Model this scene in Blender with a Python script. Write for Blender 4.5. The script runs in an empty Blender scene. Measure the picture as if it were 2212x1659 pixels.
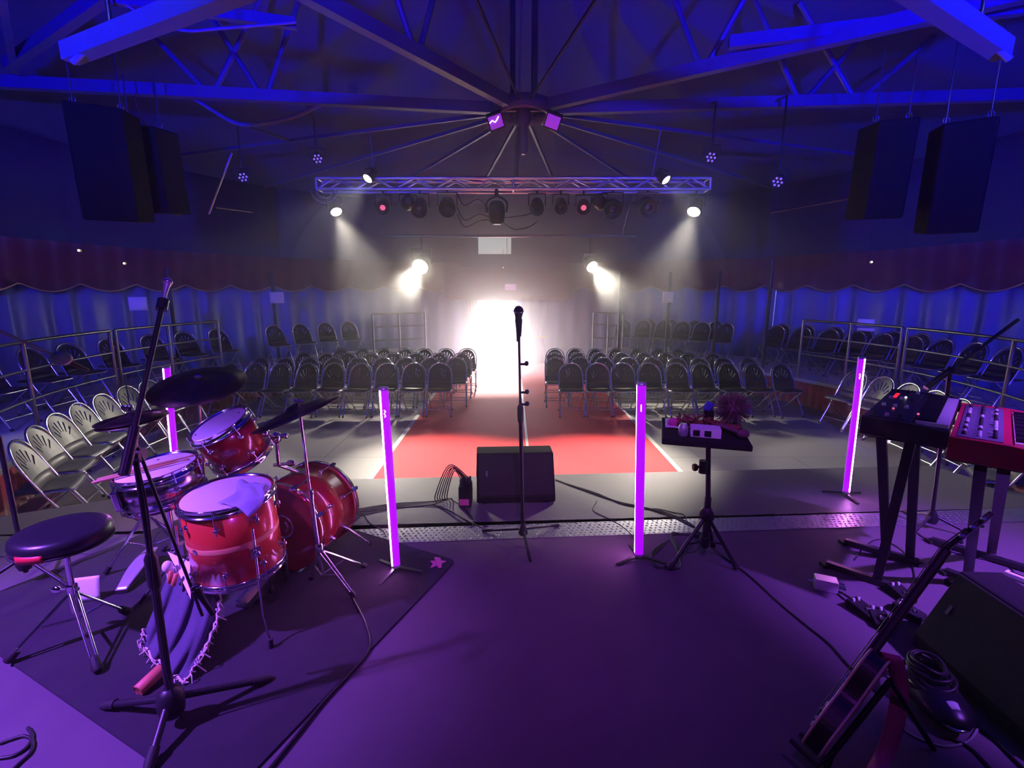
import bpy, bmesh, math, random
from mathutils import Vector, Matrix
random.seed(7)
sc = bpy.context.scene
COL = sc.collection
PI = math.pi
V = Vector

# ------------------------------------------------------------------ camera, world, lights, exposure
F = 1060.0                      # focal length in pixels of the 2212 x 1659 frame
TILT = math.atan(202.0 / F)
CAMZ = 1.7                      # eye height above the stage deck (stage deck is z = 0)
GZ = -0.4                       # tent floor
CX, CY, RT = 0.15, 7.0, 7.7     # centre and radius of the round tent
cam_d = bpy.data.cameras.new('camera')
cam_d.sensor_width = 36.0
cam_d.lens = 36.0 * F / 2212.0
cam_d.clip_end = 200
cam = bpy.data.objects.new('camera', cam_d)
cam.location = (0, 0, CAMZ)
cam.rotation_euler = (PI / 2 - TILT, 0, 0)
COL.objects.link(cam)
sc.camera = cam
sc.view_settings.view_transform = 'Standard'
sc.view_settings.look = 'None'
sc.view_settings.gamma = 1
sc.view_settings.use_curve_mapping = False
sc.view_settings.exposure = 0.0
sc.cycles.volume_bounces = 2
sc.cycles.max_bounces = 7
sc.cycles.diffuse_bounces = 3
sc.cycles.glossy_bounces = 3

def ray(px, py):
    u = (px - 1106.0) / F
    v = (py - 829.5) / F
    return V((u, math.cos(TILT) - v * math.sin(TILT), -math.sin(TILT) - v * math.cos(TILT)))
def Zp(px, py, z=0.0):          # where the sight line of a pixel meets the level z
    d = ray(px, py)
    return V((0, 0, CAMZ)) + d * ((z - CAMZ) / d.z)
def Yp(px, py, y):              # where it meets the upright plane at depth y
    d = ray(px, py)
    return V((0, 0, CAMZ)) + d * (y / d.y)

w = bpy.data.worlds.new('world'); sc.world = w; w.use_nodes = True
bg = w.node_tree.nodes['Background']
bg.inputs[0].default_value = (0.95, 0.97, 1.0, 1); bg.inputs[1].default_value = 60.0

def add_light(name, kind, loc, target=None, energy=100, color=(1, 1, 1), size=0.05, spot=40, blend=0.3):
    L = bpy.data.lights.new(name, kind)
    L.energy = energy; L.color = color
    if kind in ('SPOT', 'POINT'): L.shadow_soft_size = size
    if kind == 'SPOT':
        L.spot_size = math.radians(spot); L.spot_blend = blend
    o = bpy.data.objects.new(name, L); o.location = loc
    if target is not None:
        o.rotation_euler = (V(target) - V(loc)).to_track_quat('-Z', 'Y').to_euler()
    COL.objects.link(o); return o

sun = add_light('sun', 'SUN', (-0.5, 34.6, 7.3), (0.0, 14.6, 0.0), 32.0, (1.0, 0.95, 0.86))
sun.data.angle = math.radians(3)
prt = add_light('door_daylight', 'AREA', (-0.42, 14.78, 0.5), (-0.42, 5, 0.4), 1.0)
prt.data.shape = 'RECTANGLE'; prt.data.size = 1.3; prt.data.size_y = 1.9; prt.data.cycles.is_portal = True

WARM = (1.0, 0.93, 0.76)
PURP = (0.36, 0.10, 1.0)
BLUE = (0.003, 0.0006, 1.0)
# violet wash from the lamps above the front of the stage, out of frame
add_light('violet_wash', 'SPOT', (-3.9, 0.5, 3.7), (-2.35, 1.6, 0.0), 3600, (0.31, 0.09, 1.0), 0.06, 48, 0.8)
add_light('violet_wash', 'SPOT', (4.0, 0.4, 3.7), (2.95, 2.2, 0.0), 3200, (0.34, 0.09, 1.0), 0.06, 40, 0.8)
add_light('violet_wash', 'SPOT', (0.2, -0.6, 3.8), (0.0, 3.6, 0.3), 400, (0.42, 0.05, 1.0), 0.06, 58, 0.9)
# blue lamps that light the roof
add_light('blue_roof_wash', 'SPOT', (-2.0, -0.9, 2.3), (-3.6, 3.6, 5.0), 6500, BLUE, 0.1, 72, 0.8)
add_light('blue_roof_wash', 'SPOT', (2.2, -0.9, 2.3), (4.0, 3.6, 5.0), 8000, BLUE, 0.1, 76, 0.8)
add_light('blue_wall_wash', 'SPOT', (-4.4, 0.6, 2.6), (-7.0, 7.4, 0.9), 1700, (0.06, 0.03, 1.0), 0.1, 56, 0.8)
add_light('blue_wall_wash', 'SPOT', (4.4, 0.6, 2.6), (7.2, 7.4, 0.9), 1900, (0.06, 0.03, 1.0), 0.1, 56, 0.8)

add_light('added_violet_fill', 'SPOT', (0.2, 1.0, 2.7), (0.2, 6.5, 4.9), 110, (0.30, 0.04, 1.0), 0.1, 75, 0.8)  # added unseen spot that tints the roof round the hub violet

# ------------------------------------------------------------------ materials
def mat(name, col, rough=0.5, metal=0.0, var=0.12, scale=8.0, bump=0.0, bscale=60.0, emit=None, estr=0.0, spec=None, sheen=0.0, coat=0.0):
    m = bpy.data.materials.new(name); m.use_nodes = True
    nt = m.node_tree; b = nt.nodes['Principled BSDF']
    tc = nt.nodes.new('ShaderNodeTexCoord')
    nz = nt.nodes.new('ShaderNodeTexNoise'); nz.inputs['Scale'].default_value = scale; nz.inputs['Detail'].default_value = 5
    nt.links.new(tc.outputs['Object'], nz.inputs['Vector'])
    mx = nt.nodes.new('ShaderNodeMix'); mx.data_type = 'RGBA'
    mx.inputs['A'].default_value = tuple(c * (1 - var) for c in col) + (1,)
    mx.inputs['B'].default_value = tuple(min(1, c * (1 + var)) for c in col) + (1,)
    nt.links.new(nz.outputs['Fac'], mx.inputs['Factor'])
    nt.links.new(mx.outputs['Result'], b.inputs['Base Color'])
    b.inputs['Roughness'].default_value = rough; b.inputs['Metallic'].default_value = metal
    if spec is not None: b.inputs['Specular IOR Level'].default_value = spec
    if sheen: b.inputs['Sheen Weight'].default_value = sheen
    if coat:
        b.inputs['Coat Weight'].default_value = coat; b.inputs['Coat Roughness'].default_value = 0.08
    if bump:
        n2 = nt.nodes.new('ShaderNodeTexNoise'); n2.inputs['Scale'].default_value = bscale; n2.inputs['Detail'].default_value = 3
        nt.links.new(tc.outputs['Object'], n2.inputs['Vector'])
        bp = nt.nodes.new('ShaderNodeBump'); bp.inputs['Strength'].default_value = bump; bp.inputs['Distance'].default_value = 0.01
        nt.links.new(n2.outputs['Fac'], bp.inputs['Height']); nt.links.new(bp.outputs['Normal'], b.inputs['Normal'])
    if emit:
        b.inputs['Emission Color'].default_value = tuple(emit) + (1,); b.inputs['Emission Strength'].default_value = estr
    return m

M = {}
M['floor'] = mat('tent floor boards', (0.28, 0.265, 0.25), 0.55, var=0.10, scale=1.6, bump=0.05, bscale=30)
M['ground'] = mat('outdoor paving', (0.55, 0.53, 0.48), 0.9, scale=3)
M['stage'] = mat('black phenolic stage deck', (0.11, 0.085, 0.11), 0.7, spec=0.1, var=0.18, scale=3, bump=0.08, bscale=160)
M['apron'] = mat('grey stage apron', (0.12, 0.11, 0.11), 0.5, spec=0.35, var=0.15, scale=2.5, bump=0.08, bscale=160)
M['checker'] = mat('aluminium tread plate', (0.40, 0.40, 0.42), 0.40, 0.85, var=0.08, scale=20)
M['carpet'] = mat('red event carpet', (0.74, 0.04, 0.055), 0.8, var=0.08, scale=2.2, bump=0.2, bscale=220)
M['tape'] = mat('pale edging tape', (0.62, 0.60, 0.52), 0.5, scale=10)
M['curtain'] = mat('blue satin curtain', (0.10, 0.13, 0.42), 0.38, var=0.15, scale=2, bump=0.03, bscale=60)
M['upper'] = mat('dark tent wall cloth', (0.016, 0.013, 0.05), 0.8, var=0.2, scale=1.5)
M['roof'] = mat('tent roof cloth', (0.025, 0.025, 0.13), 0.75, var=0.22, scale=0.9)
M['valance'] = mat('red velvet valance', (0.10, 0.008, 0.014), 0.85, var=0.2, scale=5, sheen=0.3)
M['gold'] = mat('gold braid', (0.45, 0.32, 0.16), 0.45, 0.3, scale=30)
M['redcloth'] = mat('red velvet riser skirt', (0.26, 0.012, 0.025), 0.9, var=0.2, scale=5, sheen=0.2)
M['blackcloth'] = mat('black stage drape', (0.012, 0.012, 0.014), 0.95, scale=5)
M['riser'] = mat('pale riser boards', (0.34, 0.33, 0.31), 0.5, scale=3)
M['steel'] = mat('galvanised steel tube', (0.20, 0.20, 0.22), 0.32, 1.0, scale=15)
M['alu'] = mat('aluminium truss tube', (0.70, 0.70, 0.72), 0.36, 1.0, scale=15)
M['beam'] = mat('painted steel roof truss', (0.11, 0.11, 0.17), 0.5, 0.2, scale=6)
M['chrome'] = mat('polished chrome', (0.82, 0.82, 0.84), 0.10, 1.0, var=0.03, scale=15)
M['chair_tube'] = mat('chromed chair tube', (0.78, 0.78, 0.78), 0.16, 1.0, var=0.04, scale=15)
M['chair_black'] = mat('black chair plastic', (0.014, 0.013, 0.016), 0.42, spec=0.2, scale=12)
M['chair_grey'] = mat('grey chair plastic', (0.06, 0.06, 0.057), 0.42, scale=12)
M['black'] = mat('black powder coat', (0.012, 0.012, 0.014), 0.42, scale=20)
M['matte'] = mat('matte black paint', (0.012, 0.012, 0.013), 0.85, spec=0.2, scale=20, bump=0.1, bscale=150)
M['rubber'] = mat('black rubber', (0.012, 0.012, 0.012), 0.7, scale=20)
M['greyrub'] = mat('grey rubber tip', (0.18, 0.18, 0.19), 0.6, scale=20)
M['grille'] = mat('black speaker grille', (0.035, 0.03, 0.036), 0.75, spec=0.2, scale=80, bump=0.6, bscale=420)
M['speaker'] = mat('dull black speaker finish', (0.005, 0.0045, 0.006), 0.9, spec=0.1, scale=60)
M['rug'] = mat('dark drum rug', (0.019, 0.016, 0.024), 0.98, var=0.3, scale=6, bump=0.4, bscale=260)
M['red_lacq'] = mat('red lacquered drum shell', (0.22, 0.010, 0.014), 0.22, var=0.22, scale=5, coat=0.6)
M['orange_lacq'] = mat('orange red lacquered maple', (0.62, 0.055, 0.03), 0.25, var=0.2, scale=4, coat=0.6)
M['wood_band'] = mat('pale wood inlay', (0.70, 0.30, 0.14), 0.35, scale=8)
M['dark_lacq'] = mat('dark red lacquer', (0.16, 0.008, 0.014), 0.2, scale=5, coat=0.5)
M['head'] = mat('coated white drum head', (0.72, 0.72, 0.76), 0.55, var=0.05, scale=9)
M['snare_shell'] = mat('brushed metal snare shell', (0.60, 0.55, 0.55), 0.22, 1.0, scale=6)
M['bronze'] = mat('dark bronze cymbal', (0.10, 0.075, 0.06), 0.42, 1.0, var=0.2, scale=14, bump=0.1, bscale=90)
M['vinyl'] = mat('black vinyl', (0.014, 0.014, 0.018), 0.32, scale=10, bump=0.05, bscale=200)
M['redlabel'] = mat('red label', (0.7, 0.03, 0.04), 0.4, emit=None)
M['white'] = mat('white paper', (0.80, 0.80, 0.80), 0.7, var=0.04)
M['stick'] = mat('hickory stick', (0.45, 0.24, 0.10), 0.5, scale=20)
M['shawl'] = mat('faded blue cotton', (0.075, 0.07, 0.115), 0.95, var=0.25, scale=12, bump=0.3, bscale=300)
M['fringe'] = mat('cream cotton fringe', (0.62, 0.55, 0.52), 0.95, scale=30)
M['terra'] = mat('terracotta shaker', (0.55, 0.17, 0.09), 0.55, scale=12)
M['brown'] = mat('brown seed pods', (0.20, 0.055, 0.03), 0.65, scale=25)
M['tulle'] = mat('dusky mauve bristles', (0.17, 0.07, 0.09), 0.8, scale=25)
M['pinkpaper'] = mat('pink fabric tape', (0.62, 0.10, 0.30), 0.7, scale=20)
M['strap'] = mat('pink woven strap', (0.70, 0.10, 0.30), 0.85, scale=30, bump=0.3, bscale=200)
M['guitar'] = mat('dark stained guitar body', (0.014, 0.006, 0.007), 0.5, scale=6, coat=0.1)
M['binding'] = mat('pale guitar binding', (0.70, 0.42, 0.36), 0.4)
M['fret'] = mat('rosewood', (0.06, 0.025, 0.018), 0.5, scale=20)
M['kb_black'] = mat('black keyboard case', (0.014, 0.014, 0.018), 0.35, scale=15)
M['kb_red'] = mat('crimson keyboard case', (0.50, 0.015, 0.06), 0.38, scale=6)
M['kb_panel'] = mat('grey violet control panel', (0.16, 0.14, 0.20), 0.4, scale=10)
M['key_white'] = mat('ivory key', (0.75, 0.75, 0.75), 0.25, var=0.03)
M['key_black'] = mat('ebony key', (0.01, 0.01, 0.01), 0.25)
M['knob'] = mat('pale knob', (0.55, 0.55, 0.6), 0.3, scale=20)
M['led_red'] = mat('red display', (0.4, 0.0, 0.0), 0.4, emit=(1.0, 0.02, 0.03), estr=1.0)
M['led_white'] = mat('white indicator', (0.8, 0.8, 0.8), 0.4, emit=(1, 1, 1), estr=3.0)
M['cable'] = mat('black cable rubber', (0.010, 0.010, 0.011), 0.5, scale=30)
M['fixture'] = mat('black lamp housing', (0.014, 0.014, 0.016), 0.5, scale=20)
M['lens_on'] = mat('lit lamp lens', (0.9, 0.85, 0.7), 0.3, emit=(1.0, 0.92, 0.70), estr=28.0)
M['lens_mid'] = mat('lit small lamp lens', (0.9, 0.9, 0.85), 0.3, emit=(1.0, 0.95, 0.85), estr=5.0)
M['lens_off'] = mat('unlit lamp lens', (0.05, 0.045, 0.06), 0.15, 0.3)
M['lens_pink'] = mat('pink lamp lens', (0.5, 0.1, 0.2), 0.2, emit=(1.0, 0.15, 0.30), estr=0.8)
M['led_violet'] = mat('violet lamp panel', (0.4, 0.1, 0.6), 0.3, emit=(0.30, 0.03, 0.62), estr=0.7)
M['led_pix'] = mat('led pixel', (0.5, 0.4, 0.6), 0.2, emit=(0.35, 0.22, 0.55), estr=0.45)
M['tube_body'] = mat('violet light tube', (0.3, 0.05, 0.5), 0.35, emit=(0.36, 0.0, 1.0), estr=1.15)
M['tube_line'] = mat('bright light strip', (0.9, 0.6, 0.95), 0.3, emit=(0.9, 0.25, 1.0), estr=110.0)
M['sign'] = mat('exit sign face', (0.3, 0.2, 0.3), 0.4, emit=(0.75, 0.25, 0.8), estr=0.6)
M['bluehead'] = mat('blue mallet head', (0.05, 0.06, 0.45), 0.6)
M['silver'] = mat('silver box metal', (0.62, 0.58, 0.64), 0.35, 0.6, scale=12)
M['towel'] = mat('pale blue muffling cloth', (0.42, 0.46, 0.68), 0.9, scale=14, bump=0.2, bscale=150)
M['amber'] = mat('small amber led', (0.5, 0.4, 0.2), 0.3, emit=(1.0, 0.7, 0.45), estr=8.0)
M['flightcase'] = mat('grey violet pedal board', (0.30, 0.27, 0.36), 0.5, scale=8)

# planks on the tent floor
def add_planks(m, lw):
    nt = m.node_tree; b = nt.nodes['Principled BSDF']
    tc = nt.nodes.new('ShaderNodeTexCoord'); br = nt.nodes.new('ShaderNodeTexBrick')
    nt.links.new(tc.outputs['Object'], br.inputs['Vector'])
    br.inputs['Scale'].default_value = 1.0; br.inputs['Brick Width'].default_value = 2.4; br.inputs['Row Height'].default_value = 1.2
    br.inputs['Mortar Size'].default_value = lw
    src = b.inputs['Base Color'].links[0].from_socket
    br.inputs['Mortar'].default_value = (0.12, 0.11, 0.10, 1)
    nt.links.new(src, br.inputs['Color1']); nt.links.new(src, br.inputs['Color2'])
    nt.links.new(br.outputs['Color'], b.inputs['Base Color'])
add_planks(M['floor'], 0.006)
add_planks(M['apron'], 0.004)

# ------------------------------------------------------------------ mesh helpers
def frame(o, z, x=None):        # matrix with its z axis along z
    z = V(z).normalized()
    x = V(x) if x is not None else (V((1, 0, 0)) if abs(z.x) < 0.9 else V((0, 1, 0)))
    y = z.cross(x).normalized(); x = y.cross(z).normalized()
    return Matrix.Translation(V(o)) @ Matrix((x, y, z)).transposed().to_4x4()

class MB:
    def __init__(self): self.v = []; self.f = []; self.s = []
    def add(self, vs, fs, smooth=False, m=None):
        k = len(self.v)
        self.v += [(m @ V(p)) if m is not None else V(p) for p in vs]
        self.f += [tuple(i + k for i in f) for f in fs]
        self.s += [smooth] * len(fs); return self
    def box(self, c, s, m=None):
        a, b, d = s[0] / 2, s[1] / 2, s[2] / 2; c = V(c)
        vs = [c + V((x, y, z)) for x in (-a, a) for y in (-b, b) for z in (-d, d)]
        return self.add(vs, [(0, 1, 3, 2), (4, 6, 7, 5), (0, 4, 5, 1), (2, 3, 7, 6), (0, 2, 6, 4), (1, 5, 7, 3)], False, m)
    def bar(self, a, b, wd, ht, up=(0, 0, 1)):    # rectangular bar from a to b
        a, b = V(a), V(b); d = b - a
        m = frame(a, d, V(up).cross(d) if V(up).cross(d).length > 1e-4 else None)
        return self.box((0, 0, d.length / 2), (wd, ht, d.length), m)
    def tube(self, pts, r, n=8, closed=False):
        pts = [V(p) for p in pts]; N = len(pts)
        rr = r if isinstance(r, (list, tuple)) else [r] * N
        t0 = (pts[1] - pts[0]).normalized()
        x = t0.orthogonal().normalized(); vs = []; pt = t0
        for i in range(N):
            if closed: t = (pts[(i + 1) % N] - pts[i - 1]).normalized()
            elif i == 0: t = t0
            elif i == N - 1: t = (pts[-1] - pts[-2]).normalized()
            else: t = (pts[i + 1] - pts[i - 1]).normalized()
            x = pt.rotation_difference(t) @ x; x = (x - t * x.dot(t)).normalized(); pt = t
            y = t.cross(x)
            vs += [pts[i] + (x * math.cos(2 * PI * k / n) + y * math.sin(2 * PI * k / n)) * rr[i] for k in range(n)]
        fs = []
        for i in range(N if closed else N - 1):
            j = (i + 1) % N
            for k in range(n):
                fs.append((i * n + k, i * n + (k + 1) % n, j * n + (k + 1) % n, j * n + k))
        self.add(vs, fs, True)
        if not closed:
            self.add(vs[:n], [tuple(range(n))[::-1]]); self.add(vs[-n:], [tuple(range(n))])
        return self
    def lathe(self, prof, m=None, n=28, caps=True):
        vs = [(r * math.cos(2 * PI * k / n), r * math.sin(2 * PI * k / n), z) for r, z in prof for k in range(n)]
        fs = [(i * n + k, i * n + (k + 1) % n, (i + 1) * n + (k + 1) % n, (i + 1) * n + k) for i in range(len(prof) - 1) for k in range(n)]
        self.add(vs, fs, True, m)
        if caps:
            if prof[0][0] > 1e-5: self.add(vs[:n], [tuple(range(n))[::-1]], False, m)
            if prof[-1][0] > 1e-5: self.add(vs[-n:], [tuple(range(n))], False, m)
        return self
    def ball(self, c, r, m=None, n=16, k=10, sc_=(1, 1, 1)):
        prof = [(max(1e-4, r * math.sin(PI * i / k)), -r * math.cos(PI * i / k)) for i in range(k + 1)]
        mm = Matrix.Translation(V(c)) @ Matrix.Diagonal((*sc_, 1))
        return self.lathe(prof, (m @ mm) if m is not None else mm, n, False)
    def prism(self, poly, h0, h1, m=None):
        n = len(poly)
        vs = [(p[0], p[1], h0) for p in poly] + [(p[0], p[1], h1) for p in poly]
        fs = [tuple(range(n))[::-1], tuple(range(n, 2 * n))] + [(i, (i + 1) % n, n + (i + 1) % n, n + i) for i in range(n)]
        return self.add(vs, fs, False, m)
    def grid(self, fn, nu, nv, th=0.0, smooth=True, closed=False):   # fn(u, v) -> point, u and v in 0..1
        P = [[V(fn(i / nu, j / nv)) for j in range(nv + 1)] for i in range(nu + 1)]
        idx = lambda i, j: i * (nv + 1) + j
        vs = [p for row in P for p in row]
        fs = [(idx(i, j), idx(i + 1, j), idx(i + 1, j + 1), idx(i, j + 1)) for i in range(nu) for j in range(nv)]
        if th:
            ns = []
            for i in range(nu + 1):
                for j in range(nv + 1):
                    a = P[min(i + 1, nu)][j] - P[max(i - 1, 0)][j]; b = P[i][min(j + 1, nv)] - P[i][max(j - 1, 0)]
                    ns.append(a.cross(b).normalized() if a.cross(b).length > 1e-9 else V((0, 0, 1)))
            K = len(vs); vs = vs + [p - q * th for p, q in zip(vs, ns)]
            fs = fs + [tuple(K + q for q in f)[::-1] for f in fs]
            rim = [idx(i, 0) for i in range(nu + 1)] + [idx(nu, j) for j in range(1, nv + 1)] + [idx(i, nv) for i in range(nu - 1, -1, -1)] + [idx(0, j) for j in range(nv - 1, 0, -1)]
            for a, b in zip(rim, rim[1:] + rim[:1]): fs.append((b, a, K + a, K + b))
        return self.add(vs, fs, smooth)

def wmat(o):
    m = o.matrix_basis.copy()
    while o.parent: o = o.parent; m = o.matrix_basis @ m
    return m
def part(mb, name, m, parent=None, label=None, bev=0.0, loc=None):
    me = bpy.data.meshes.new(name)
    inv = wmat(parent).inverted() if parent else (Matrix.Translation(-V(loc)) if loc is not None else None)
    me.from_pydata([(inv @ p) if inv is not None else p for p in mb.v], [], mb.f)
    me.polygons.foreach_set('use_smooth', mb.s)
    bm = bmesh.new(); bm.from_mesh(me); bmesh.ops.recalc_face_normals(bm, faces=bm.faces); bm.to_mesh(me); bm.free()
    me.materials.append(m)
    o = bpy.data.objects.new(name, me); COL.objects.link(o)
    if parent: o.parent = parent
    elif loc is not None: o.location = loc
    if label: o['label'] = label
    if bev:
        b = o.modifiers.new('bevel', 'BEVEL'); b.width = bev; b.segments = 2; b.limit_method = 'ANGLE'; b.angle_limit = math.radians(40)
    return o
def tag(o, label, cat, group=None):
    o['label'] = label; o['category'] = cat
    if group: o['group'] = group
    return o
def thing(name, label, cat, loc=(0, 0, 0), rotz=0.0, group=None):
    o = bpy.data.objects.new(name, None); o.empty_display_size = 0.1
    COL.objects.link(o); o.location = loc; o.rotation_euler = (0, 0, rotz)
    o.matrix_basis = Matrix.Translation(V(loc)) @ Matrix.Rotation(rotz, 4, 'Z')
    return tag(o, label, cat, group)
def solo(mb, name, m, label, cat, loc, group=None, bev=0.0):
    return tag(part(mb, name, m, None, None, bev, loc), label, cat, group)
def struct(mb, name, m, bev=0.0):
    o = part(mb, name, m, None, None, bev); o['kind'] = 'structure'; return o
KIDS = {}
def dup(root, loc, rotz, label=None, group=None):
    r = root.copy(); COL.objects.link(r)
    r.matrix_basis = Matrix.Translation(V(loc)) @ Matrix.Rotation(rotz, 4, 'Z')
    if label: r['label'] = label
    if group: r['group'] = group
    if root.name not in KIDS: KIDS[root.name] = [(c, list(c.children)) for c in root.children]
    for ch, gs in KIDS[root.name]:
        c = ch.copy(); COL.objects.link(c); c.parent = r
        for g in gs:
            d = g.copy(); COL.objects.link(d); d.parent = c
    return r
def smooth(pts, k=6):            # Catmull-Rom through the points
    P = [V(p) for p in pts]; P = [P[0] * 2 - P[1]] + P + [P[-1] * 2 - P[-2]]; out = []
    for i in range(1, len(P) - 2):
        for j in range(k):
            t = j / k; a, b, c, d = P[i - 1], P[i], P[i + 1], P[i + 2]
            out.append(0.5 * ((2 * b) + (c - a) * t + (2 * a - 5 * b + 4 * c - d) * t * t + (3 * b - a - 3 * c + d) * t ** 3))
    return out + [P[-2]]
ORD = ['first', 'second', 'third', 'fourth', 'fifth', 'sixth', 'seventh', 'eighth', 'ninth', 'tenth', 'eleventh', 'twelfth', 'thirteenth', 'fourteenth', 'fifteenth']

# ------------------------------------------------------------------ the tent
def pol(deg, r, z=0.0):
    a = math.radians(deg); return V((CX + r * math.sin(a), CY + r * math.cos(a), z))

mb = MB(); mb.lathe([(0.001, GZ - 0.1), (RT + 0.6, GZ - 0.1), (RT + 0.6, GZ), (0.001, GZ)], Matrix.Translation((CX, CY, 0)), 64, False)
struct(mb, 'floor', M['floor'])
mb = MB(); mb.box((0, 34, GZ - 0.11), (60, 60, 0.1)); struct(mb, 'ground', M['ground'])

# stage deck, apron and the tread plate between them
A = [Zp(*q) for q in ((470, 1042), (2010, 1006))]
L0, L1, R1 = Zp(-300, 1163), A[0], A[1]
R0 = Zp(2400, 1120)
s0, s1 = Zp(740, 1161), Zp(2212, 1112)          # middle line of the tread plate
dS = (s1 - s0).normalized(); nS = V((-dS.y, dS.x, 0))
sl, sr = s0 - dS * 3.2, s1 + dS * 1.2
def xy(p): return (p.x, p.y)
hw = 0.105
mb = MB(); mb.prism([(-5.6, -2.7), (5.6, -2.7), xy(sr - nS * hw), xy(sl - nS * hw)], GZ, 0.0); struct(mb, 'floor_stage', M['stage'])
mb = MB(); mb.prism([xy(sl + nS * hw), xy(sr + nS * hw), xy(R0 + V((0.7, -0.9, 0))), xy(R0), xy(R1), xy(L1), xy(L0)], GZ, 0.0); struct(mb, 'floor_apron', M['apron'])
mb = MB()
mb.prism([xy(sl - nS * hw), xy(sr - nS * hw), xy(sr + nS * hw), xy(sl + nS * hw)], GZ, 0.004)
k = 0
n_l = int((sr - sl).length / 0.036)
for i in range(n_l):
    for j in range(6):
        c = sl + dS * (0.036 * (i + 0.5 * (j % 2))) + nS * (-hw + 0.016 + j * 0.0356)
        if c.x < -2.2 or c.x > 3.9: continue
        a = math.radians(35 if (i + j) % 2 else -35) + math.atan2(dS.y, dS.x)
        m = Matrix.Translation((c.x, c.y, 0.0035)) @ Matrix.Rotation(a, 4, 'Z')
        mb.add([(-0.015, 0, 0), (0, -0.006, 0), (0.015, 0, 0), (0, 0.006, 0), (0, 0, 0.008)], [(0, 1, 4), (1, 2, 4), (2, 3, 4), (3, 0, 4)], True, m)
struct(mb, 'trim_1', M['checker'])

# walls of the round tent: pleated curtain below, plain cloth above
ZE, ZV0, ZV1 = 4.1, 1.68, 2.35
def wall(a0, a1, z0, z1, r, amp, freq, name, m, nseg):
    mb = MB()
    def fn(u, v):
        a = a0 + (a1 - a0) * u
        rr = r + amp * math.sin(a * freq) * (0.6 + 0.4 * math.sin(a * freq * 0.37 + 1.3)) * (1.0 - 0.25 * v)
        return pol(a, rr, z0 + (z1 - z0) * v)
    mb.grid(fn, nseg, 3, 0.012); return struct(mb, name, m)
DOOR_A, DOOR_B = -9.4, -0.3        # the entrance, degrees round from straight ahead
DOOR_TOP = 1.42
wall(-142, -52, GZ, 2.3, RT, 0.06, 1.9, 'wall_left', M['curtain'], 420)
wall(52, 142, GZ, 2.3, RT, 0.06, 1.9, 'wall_right', M['curtain'], 420)
mb = MB()
for a0, a1, z0 in ((-52, DOOR_A, GZ), (DOOR_B, 52, GZ), (DOOR_A, DOOR_B, DOOR_TOP)):
    nn = int((a1 - a0) * 5)
    mb.grid(lambda u, v: pol(a0 + (a1 - a0) * u, RT + 0.05 * math.sin((a0 + (a1 - a0) * u) * 1.9), z0 + (2.3 - z0) * v), nn, 3, 0.012)
struct(mb, 'wall_back', M['curtain'])
for nm, a0, a1 in (('wall_upper_left', -142, -48), ('wall_upper_back', -48, 48), ('wall_upper_right', 48, 142)):
    mb = MB(); mb.grid(lambda u, v: pol(a0 + (a1 - a0) * u, RT + 0.02, 2.25 + (ZE + 0.12 - 2.25) * v), 60, 3, 0.012); struct(mb, nm, M['upper'])
b = MB(); wp_ = Yp(1057, 530, CY + RT - 0.08); b.grid(lambda u, v: wp_ + V(((u - 0.5) * 1.25, 0.02 * math.cos((u - 0.5) * 2), (v - 0.5) * 0.48)), 8, 2, 0.02); struct(b, 'glow_patch', mat('glowing cloth patch', (0.6, 0.62, 0.6), 0.8, emit=(0.85, 0.95, 0.88), estr=0.8))  # added glowing panel; stands in for light reflected above the entrance
mb = MB(); mb.grid(lambda u, v: pol(360 * u, RT + 0.35 - v * (RT + 0.0), ZE - 0.08 + 2.4 * v - 0.25 * math.sin(PI * v) - 0.12 * math.sin(PI * v) * (1 - abs(math.cos(math.radians(360 * u * 9))))), 288, 16, 0.012)
struct(mb, 'ceiling', M['roof'])
mb = MB(); mb.lathe([(0.001, ZE + 2.55), (0.55, ZE + 2.2), (0.55, ZE + 2.15), (0.001, ZE + 2.5)], Matrix.Translation((CX, CY, 0)), 32, False); struct(mb, 'ceiling_cap', M['roof'])
# stage house behind the camera
for nm, c, s in (('wall_stage_back', (0.15, -2.75, 1.85), (11.2, 0.08, 4.5)), ('wall_stage_left', (-5.0, -0.8, 1.85), (0.08, 3.9, 4.5)), ('wall_stage_right', (5.3, -0.8, 1.85), (0.08, 3.9, 4.5)), ('ceiling_stage', (0.15, -0.75, 4.2), (11.2, 4.1, 0.08))):
    mb = MB(); mb.box(c, s); struct(mb, nm, M['blackcloth'])

# scalloped red valance with its pale braid, hung inside the wall
def valance(a0, a1, name):
    mb = MB(); br = MB(); n = int(abs(a1 - a0) * 2.4); SC = 7.2
    zb = lambda a: ZV0 + 0.13 * (1 - abs(math.sin(math.radians(a * 180 / SC))))
    mb.grid(lambda u, v: pol(a0 + (a1 - a0) * u, RT - 0.16 - 0.05 * v + 0.02 * math.sin((a0 + (a1 - a0) * u) * 2.3), zb(a0 + (a1 - a0) * u) * (1 - v) + (ZV1 + 0.12) * v), n, 3, 0.012)
    o = struct(mb, name, M['valance'])
    br.tube([pol(a0 + (a1 - a0) * i / n, RT - 0.175, zb(a0 + (a1 - a0) * i / n) + 0.005) for i in range(n + 1)], 0.013, 6)
    part(br, 'braid', M['gold'], o)
valance(-140, -13, 'trim_2'); valance(7, 140, 'trim_3')
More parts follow.
